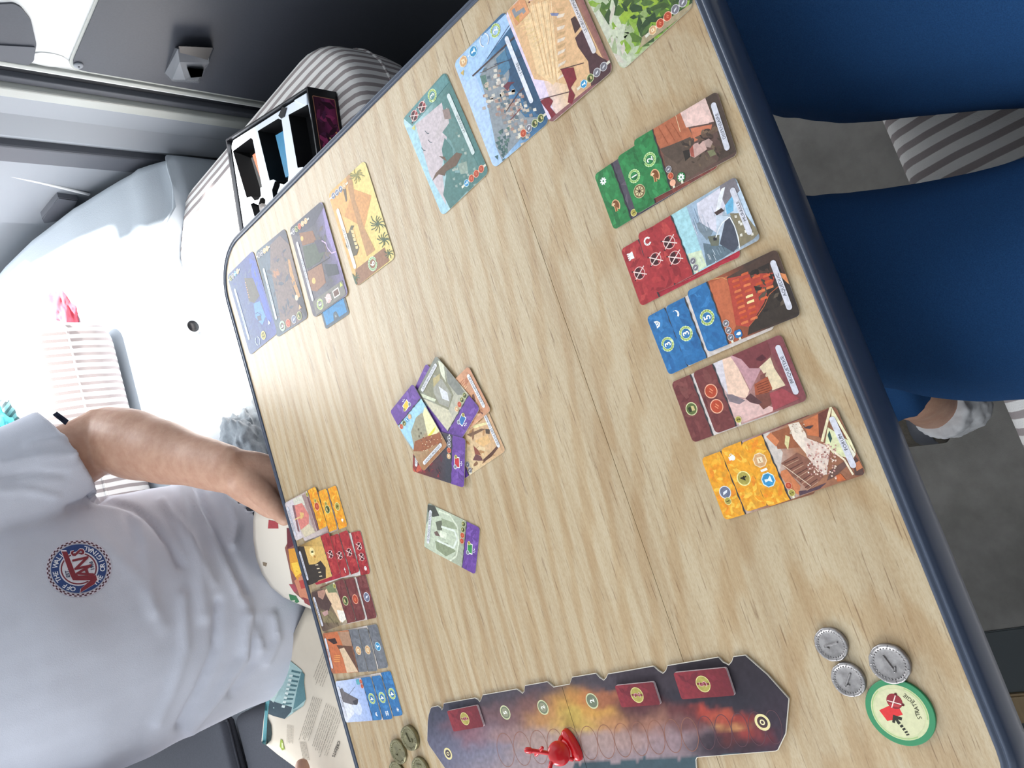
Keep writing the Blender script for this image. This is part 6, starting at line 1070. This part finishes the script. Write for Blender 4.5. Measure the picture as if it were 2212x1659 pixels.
for q in v: a, b = q[0] / w_ * .5 + .25, .3 + q[1] * .45; p0 = np.array([141, 918.5]) * (1 - b) + np.array([149, 908]) * b; p1 = np.array([113, 896]) * (1 - b) + np.array([123, 889]) * b; L.append(tuple(p0 * (1 - a) + p1 * a))
for q in f: A.add([L[i] for i in q], [lin('#c9cdd6')[:3]] * len(q), 2)
castart('sleeve_label', A, BV, ts, 6, fb=880)
# trousers
bm = bmesh.new(); tube(bm, [(-360, 1100, 466), (-360, 1085, 500), (-360, 1060, 560), (-360, 1035, 620)], [(150, 90), (165, 100), (160, 100), (150, 95)], 26, 4, side=V3, dome=False)
for s_, kx in ((1, -290), (-1, -440)): tube(bm, [(-360 + s_ * 72, 1070, 530), (kx, 860, 520), (kx, 560, 515)], [78, 64, 58], 22, 5); tube(bm, [(kx, 590, 520), (kx, 560, 460), (kx, 545, 330), (kx, 560, 110)], [60, 64, 60, 52], 20, 4)
bmo('trousers', remesh(bm, 7, 4, lambda c, n: 3 * noise.noise(Vector(c * .02))), 'short', pf_)
# ------------------------------------------------ rulebook
rb = E('rulebook', (-560, 900, 590), 'open rulebook with CRÉDITS page and curled cover held at the table edge', 'book'); og2 = np.array(rb['org'])
def P3(px, z): return U(px, 2, z)
e1 = [P3(p, z) for p, z in (((662, 1308), 598), ((640, 1356), 604), ((610, 1420), 612), ((584, 1475), 618), ((577, 1500), 620), ((570, 1550), 618), ((565, 1601), 612), ((600, 1630), 606), ((652, 1668), 600), ((720, 1716), 598))]
e2 = [P3(p, z) for p, z in (((800, 1250), 560), ((815, 1290), 562), ((830, 1340), 566), ((845, 1390), 570), ((860, 1440), 574), ((875, 1500), 578), ((890, 1560), 580), ((895, 1610), 580), ((900, 1660), 580), ((905, 1720), 580))]
def sheet(bm, A_, B_, C_=None, n=8, th=1.2):
    rows = []
    for t in np.linspace(0, 1, n): rows.append([(1 - t) * a + t * b if C_ is None else (1 - t) ** 2 * a + 2 * t * (1 - t) * c + t * t * b for a, b, c in zip(A_, B_, C_ or A_)])
    top = [[bm.verts.new(p) for p in r] for r in rows]; bot = [[bm.verts.new(p - np.array([0, 0, th])) for p in r] for r in rows]; m_ = len(rows[0])
    for i in range(n - 1):
        for j in range(m_ - 1): bm.faces.new((top[i][j], top[i][j + 1], top[i + 1][j + 1], top[i + 1][j])); bm.faces.new((bot[i][j], bot[i + 1][j], bot[i + 1][j + 1], bot[i][j + 1]))
    for i in range(n - 1):
        for j in (0, m_ - 1): bm.faces.new((top[i][j], top[i + 1][j], bot[i + 1][j], bot[i][j]))
    for j in range(m_ - 1):
        for i in (0, n - 1): bm.faces.new((top[i][j], bot[i][j], bot[i][j + 1], top[i][j + 1]))
M_['page'] = mat('cream_page', '#d8cdbc', .6, nscale=25, namt=.06); M_['cover'] = mat('glossy_cover', '#e4dccf', .35)
bm = bmesh.new(); sheet(bm, e1, e2, n=10, th=2); bv1 = bm.copy(); bmo('credits_page', bm, 'page', rb, True); bv1.normal_update(); BP = BVHTree.FromBMesh(bv1)
bm = bmesh.new(); tube(bm, [e1[3] + [0, 0, -5], (e1[3] + e2[3]) / 2 + [0, 0, -6], e2[3] + [0, 0, -6]], [3, 3, 3], 8, 3); bmo('page_block', bm, 'page', rb)
A = Art(1, 1); KH = (540, 1100, .337)
def bq(pts, c, l=1): A.p([(KH[0] + x * KH[2], KH[1] + y * KH[2]) for x, y in pts], c, l)
def bl(pts, w, c, l=1): A.line([(KH[0] + x * KH[2], KH[1] + y * KH[2]) for x, y in pts], w, c, l)
bq([(330, 640), (316, 690), (255, 830), (200, 945), (175, 935), (205, 905), (290, 720), (322, 625)], '#5f9498', 1); bq([(195, 945), (150, 1050), (100, 1230), (78, 1500), (103, 1512), (112, 1330), (125, 1230), (150, 1100), (210, 950)], '#5f9aa2', 1)
bq([(328, 640), (330, 655), (312, 700), (290, 760), (260, 830), (262, 870), (240, 890), (258, 945), (205, 945), (255, 830), (300, 720)], '#4b5a5a', 2)
bq([(205, 945), (250, 965), (330, 1030), (345, 1060), (345, 1110), (358, 1220), (340, 1262), (270, 1290), (220, 1345), (185, 1330), (120, 1310), (125, 1230), (150, 1080), (180, 980)], '#a9c6c6', 2); bq([(125, 1225), (270, 1270), (262, 1300), (222, 1345), (150, 1325), (118, 1312)], '#465660', 3); bq([(330, 1040), (350, 1060), (345, 1110), (358, 1220), (300, 1270), (275, 1285), (300, 1160)], '#5d858c', 3)
for k in range(8): bq([(268 - k * 8, 1030 + k * 30), (325 - k * 8, 1045 + k * 28), (322 - k * 8, 1055 + k * 28), (264 - k * 8, 1042 + k * 30)], '#54787f', 4)
for k in range(8): bq([(255 - k * 7, 1060 + k * 28), (275 - k * 7, 1062 + k * 28), (270 - k * 7, 1078 + k * 28), (250 - k * 7, 1074 + k * 28)], '#dbe9e6', 4)
bq([(160, 1040), (190, 1050), (192, 1090), (165, 1105), (150, 1080)], '#7c5648', 5); bq([(125, 1120), (160, 1110), (150, 1160), (118, 1165)], '#3f5458', 5); bq([(240, 965), (260, 1010), (150, 1240), (130, 1220), (180, 1060)], '#c3d8d4', 3)
bq([(112, 1330), (135, 1385), (118, 1395), (140, 1440), (118, 1450), (135, 1480), (104, 1512)], '#2f3c3c', 3); R = random.Random(3)
def lines(x0, y0, x1, y1, dx, dy, n, l, c='#8c8478'):
    for k in range(n):
        a = (x0 + dx * k, y0 + dy * k); f_ = 1 - .15 * R.random(); 
        t_ = 0
        while t_ < f_ * l:
            e_ = min(f_ * l, t_ + R.uniform(.05, .16)); bl([(a[0] + (x1 - x0) * t_, a[1] + (y1 - y0) * t_), (a[0] + (x1 - x0) * e_, a[1] + (y1 - y0) * e_)], .8, c, 2); t_ = e_ + .018
lines(405, 1200, 310, 1490, 11, 4, 6, 1); lines(320, 1490, 345, 1620, 9, 0, 5, 1); lines(490, 1245, 385, 1560, 12, 6, 6, 1); lines(555, 1290, 440, 1600, 12, 8, 4, .9); lines(470, 915, 380, 1150, 11, 12, 6, .8); lines(240, 1380, 235, 1560, 9, 2, 5, .7, '#a49c90')
bq([(195, 1475), (208, 1480), (222, 1540), (205, 1546), (190, 1520)], '#96a848', 3); bq([(202, 1495), (212, 1500), (214, 1530), (203, 1530)], '#cdd6a0', 4)
v, f = text_mesh('CRÉDITS', True); w_ = v[:, 0].max(); a0, a1 = np.array([572, 1488.]), np.array([533, 1588.]); up_ = np.array([.93, .36]) * 26
for q in f: A.add([tuple(np.array([KH[0], KH[1]]) + (a0 + (a1 - a0) * (v[i][0] / w_) + up_ * (v[i][1] * 1.0 - .35)) * KH[2] * 1.0) for i in q], [lin('#4a4540')[:3]] * len(q), 3)
castart('page_print', A, BP, rb, 4, .25, .9, 1000)
# curled cover
o1 = [P3(p, z) for p, z in (((552, 1085), 668), ((547, 1125), 664), ((547, 1165), 658), ((553, 1205), 650), ((566, 1240), 640), ((585, 1268), 630), ((612, 1290), 620), ((640, 1303), 610), ((668, 1314), 602))]
o2 = [P3(p, z) for p, z in (((690, 1060), 640), ((700, 1100), 634), ((712, 1140), 628), ((724, 1180), 622), ((736, 1215), 615), ((748, 1250), 608), ((758, 1280), 600), ((764, 1300), 594), ((770, 1320), 588))]
o3 = [(a + b) / 2 + np.array([0, 0, 26 - 1.6 * i]) for i, (a, b) in enumerate(zip(o1, o2))]
bm = bmesh.new(); sheet(bm, o1, o2, o3, 14, 1.5); bv2 = bm.copy(); bmo('cover', bm, 'cover', rb); bv2.normal_update(); BC = BVHTree.FromBMesh(bv2)
A = Art(1, 1); KP = (400, 900, .2532)
def cq(pts, c, l=1): A.p([(KP[0] + x * KP[2], KP[1] + y * KP[2]) for x, y in pts], c, l)
cq([(865, 950), (960, 960), (1130, 1600), (1000, 1560), (930, 1500), (890, 1300), (850, 1120), (870, 1080)], '#8a5a52', 1); cq([(870, 950), (940, 960), (960, 1080), (870, 1130)], '#6c343c', 2); cq([(880, 1130), (950, 1120), (1000, 1330), (960, 1400), (900, 1300)], '#d8983c', 2); cq([(905, 1250), (960, 1240), (990, 1330), (940, 1370)], '#f0c44e', 3); cq([(930, 1400), (1000, 1350), (1060, 1560), (980, 1540)], '#c88468', 2); cq([(970, 1400), (1010, 1390), (1030, 1460), (990, 1470)], '#b04a44', 3)
cq([(712, 880), (790, 900), (796, 955), (705, 955)], '#a8484e', 2); cq([(885, 1430), (930, 1430), (960, 1480), (930, 1500)], '#a8505c', 3); cq([(885, 1515), (945, 1530), (975, 1580), (930, 1600), (895, 1560)], '#3f7a52', 3); cq([(1000, 1540), (1060, 1560), (1075, 1620), (1020, 1590)], '#8c4446', 3); cq([(660, 1240), (700, 1250), (690, 1280), (665, 1270)], '#8c7c68', 2)
castart('cover_print', A, BC, rb, 6, .1, .5, 1000)
# ------------------------------------------------ loose cloth around the far player
def blob(name, c, rx, ry, rz, m, label, cat, amp=12, fr=.03, vox=5, seed=0, flat=None):
    bm = bmesh.new(); bmesh.ops.create_icosphere(bm, subdivisions=5, radius=1)
    for v in bm.verts:
        n_ = v.co.normalized(); k = 1 + amp / max(rx, ry) * (noise.noise(Vector((n_.x * 2.2 + seed, n_.y * 2.2, n_.z * 2.2))) + .6 * abs(noise.noise(Vector((n_.x * 5 + seed, n_.y * 4, n_.z * 6)))))
        v.co = Vector((c[0] + n_.x * rx * k, c[1] + n_.y * ry * k, c[2] + n_.z * rz * k))
        if flat is not None: v.co.z = max(v.co.z, flat)
    return tag(bmo(name, bm, m), label, cat)
q = U((545, 965), 2, 485); blob('folded_hoodie', (q[0], q[1], 488), 62, 52, 36, 'hood', 'grey fleece garment bundled on the far seat beside the elbow', 'clothing', 26, seed=2, flat=453.5)
q = U((20, 948), 1, 1440); blob('teal_cloth', (q[0] - 10, q[1], 768), 78, 60, 36, 'teal', 'teal cloth bundle on the striped cushion behind the shoulder', 'cloth', 26, seed=5, flat=730)
q = onSeat((165, 655)); blob('red_cloth', (q[0] + 6, q[1] + 20, q[2] + 14), 56, 34, 26, 'pink', 'crumpled pinkish red cloth on the grey seat behind the striped cushion', 'cloth', 16, seed=8, flat=q[2] - 20)
cushion('seat_pad', -900, -552, 1010, 1232, 456, 566, 8, 'charcoal pad on the far bench at the elbow side of the rulebook', corner=6, m='short')
cushion('seat_pad', -900, -552, 1233, 1800, 562, 590, 6, 'charcoal pad on the rear seat beside the white shirt', corner=6, m='short')

# ================================================================== NEAR PLAYER (photographer's legs)
pn = E('person', (-290, -400, 452), 'near player in blue jeans, only thighs and foot in view', 'person')
LT = [(-340, -470, 540), (-366, -250, 545), (-352, -69, 536), (-294, 56, 532), (-252, 128, 522)]; RT = [(-240, -470, 540), (-190, -250, 545), (-108, -60, 536), (-38, 50, 532), (2, 130, 522)]
LS = [(-262, 128, 522), (-300, 160, 340), (-384, 158, 172), (-402, 156, 118)]; RS = [(2, 130, 522), (0, 260, 330), (0, 330, 130)]
bm = bmesh.new()
for T_, S_ in ((LT, LS), (RT, RS)): tube(bm, T_, [84, 80, 72, 62, 50], 22, 5); tube(bm, S_, [54, 50, 38, 36][:len(S_)], 20, 5)
tube(bm, [(-340, -480, 560), (-240, -480, 560)], [110, 110], 22, 2); tube(bm, [(-290, -490, 560), (-290, -480, 700), (-290, -470, 820)], [(140, 95), (135, 90), (130, 85)], 22, 3, side=V3)
fd = np.array([.2, .98]); hl = np.array([-436, 130.])
def foot(h, d, sc_=1):
    f = lambda a, z, s=0: (h[0] + d[0] * a - d[1] * s, h[1] + d[1] * a + d[0] * s, z)
    tube(bm, [f(8, 62), f(30, 58), f(90, 50), (f(160, 34)), f(215, 26)], [(22, 25), (28, 28), (32, 24), (38, 18), (34, 12)], 18, 4)
foot(hl, fd); tube(bm, [(-402, 156, 118), (hl[0] + 10, hl[1] + 34, 60)], [36, 34], 18, 2); hr = np.array([-10, 310.]); fr = np.array([.1, .99]); foot(hr, fr); tube(bm, [(0, 330, 130), (-8, 330, 60)], [36, 34], 18, 2)
bmo('body', remesh(bm, 5, 4), 'skin', pn)
bm = bmesh.new()
tube(bm, LT, [104, 96, 84, 72, 60], 28, 6); tube(bm, RT, [106, 100, 92, 84, 68], 28, 6); tube(bm, LS[:3], [66, 62, 50], 24, 5, dome=False); tube(bm, RS, [66, 62, 48], 24, 5, dome=False); tube(bm, [(-345, -480, 560), (-235, -480, 560)], [122, 122], 26, 2); tube(bm, [(-290, -492, 570), (-290, -484, 640), (-290, -476, 700)], [(156, 108), (150, 104), (146, 100)], 26, 4, side=V3)
def jd(c, n):
    k = noise.noise(Vector((c[0] * .02, c[1] * .012, c[2] * .03))) * 3; kn = math.exp(-((c[1] - 110) / 60) ** 2) * math.sin(c[1] * .22 + c[0] * .1) * 2; return k + kn
bmo('jeans', remesh(bm, 5, 5, jd), 'jeans', pn)
for h_, d_ in ((hl, fd), (hr, fr)):
    f = lambda a, z: (h_[0] + d_[0] * a, h_[1] + d_[1] * a, z)
    bm = bmesh.new(); tube(bm, [f(2, 50), f(18, 50), f(32, 50)], [(33, 34), (40, 37), (36, 32)], 24, 4); tube(bm, [f(22, 60), f(24, 90)], [38, 35], 20, 2, dome=False)
    o = bmo('sock', remesh(bm, 3, 4, lambda c, n: 2.4 * noise.noise(Vector(c * .09)) + 1.5 * noise.noise(Vector(c * .2))), 'fluff', pn); o['label'] = 'white fluffy sock'
def clog(h, d, par):
    c = E('clog', (h[0], h[1], 0)); c.parent = par; c.location = Vector((h[0] - par['org'][0], h[1] - par['org'][1], -par['org'][2])) * S
    f = lambda a, s, z: (h[0] + d[0] * a - d[1] * s, h[1] + d[1] * a + d[0] * s, z)
    prof = [(-14, 0), (-8, 22), (20, 33), (80, 34), (150, 44), (200, 45), (240, 30), (252, 0), (240, -28), (200, -42), (150, -42), (80, -34), (20, -33), (-8, -22)]
    pp = [tuple(p[:2]) for p, _ in catmull([(a, b, 0) for a, b in prof + prof[:1]], [1] * 15, 4)][:-1]
    bm = bmesh.new(); rings(bm, [[f(a * k + (1 - k) * 110, s * k, z) for a, s in pp] for z, k in ((1, .97), (3, 1), (20, 1), (26, .98), (27, .93))]); bmo('sole', bm, 'cork', c)
    bm = bmesh.new(); R_ = []
    for a, w, z in ((34, 42, 66), (40, 48, 84), (90, 49, 86), (150, 49, 68), (200, 47, 56), (232, 34, 46), (250, 14, 34)):
        R_.append([f(a, w * math.cos(t), 24 + (z - 24) * max(0, math.sin(t)) ** .8 if math.sin(t) >= 0 else 24) for t in np.linspace(0, 6.283, 24, endpoint=False)])
    rings(bm, R_); bmo('upper', bm, 'clog', c)
    bm = bmesh.new(); R_ = []
    for a in (42, 44, 64, 66): R_.append([f(a + (6 if math.cos(t) < 0 else 0), (46 + (1.5 if a in (44, 64) else 0)) * math.cos(t), 26 + (61 + (2 if a in (44, 64) else 0)) * max(0, math.sin(t)) ** .75) for t in np.linspace(0, 3.1416, 18)])
    vs_ = [[bm.verts.new(p) for p in r] for r in R_]
    for a, b in zip(vs_, vs_[1:]): [bm.faces.new((a[i], a[i + 1], b[i + 1], b[i])) for i in range(17)]
    bmo('strap', bm, 'plasd', c)
    bm = bmesh.new(); B = [f(36, -45, 60), f(36, -34, 82), f(72, -34, 84), f(72, -47, 60), f(36, -45, 60)]; tube(bm, B, [2.4] * 5, 8, 1); tube(bm, [f(54, -47, 60), f(54, -32, 79)], [2, 2], 8, 1); bmo('buckle', bm, 'alu', c)
clog(hl, fd, pn); clog(hr, fr, pn)
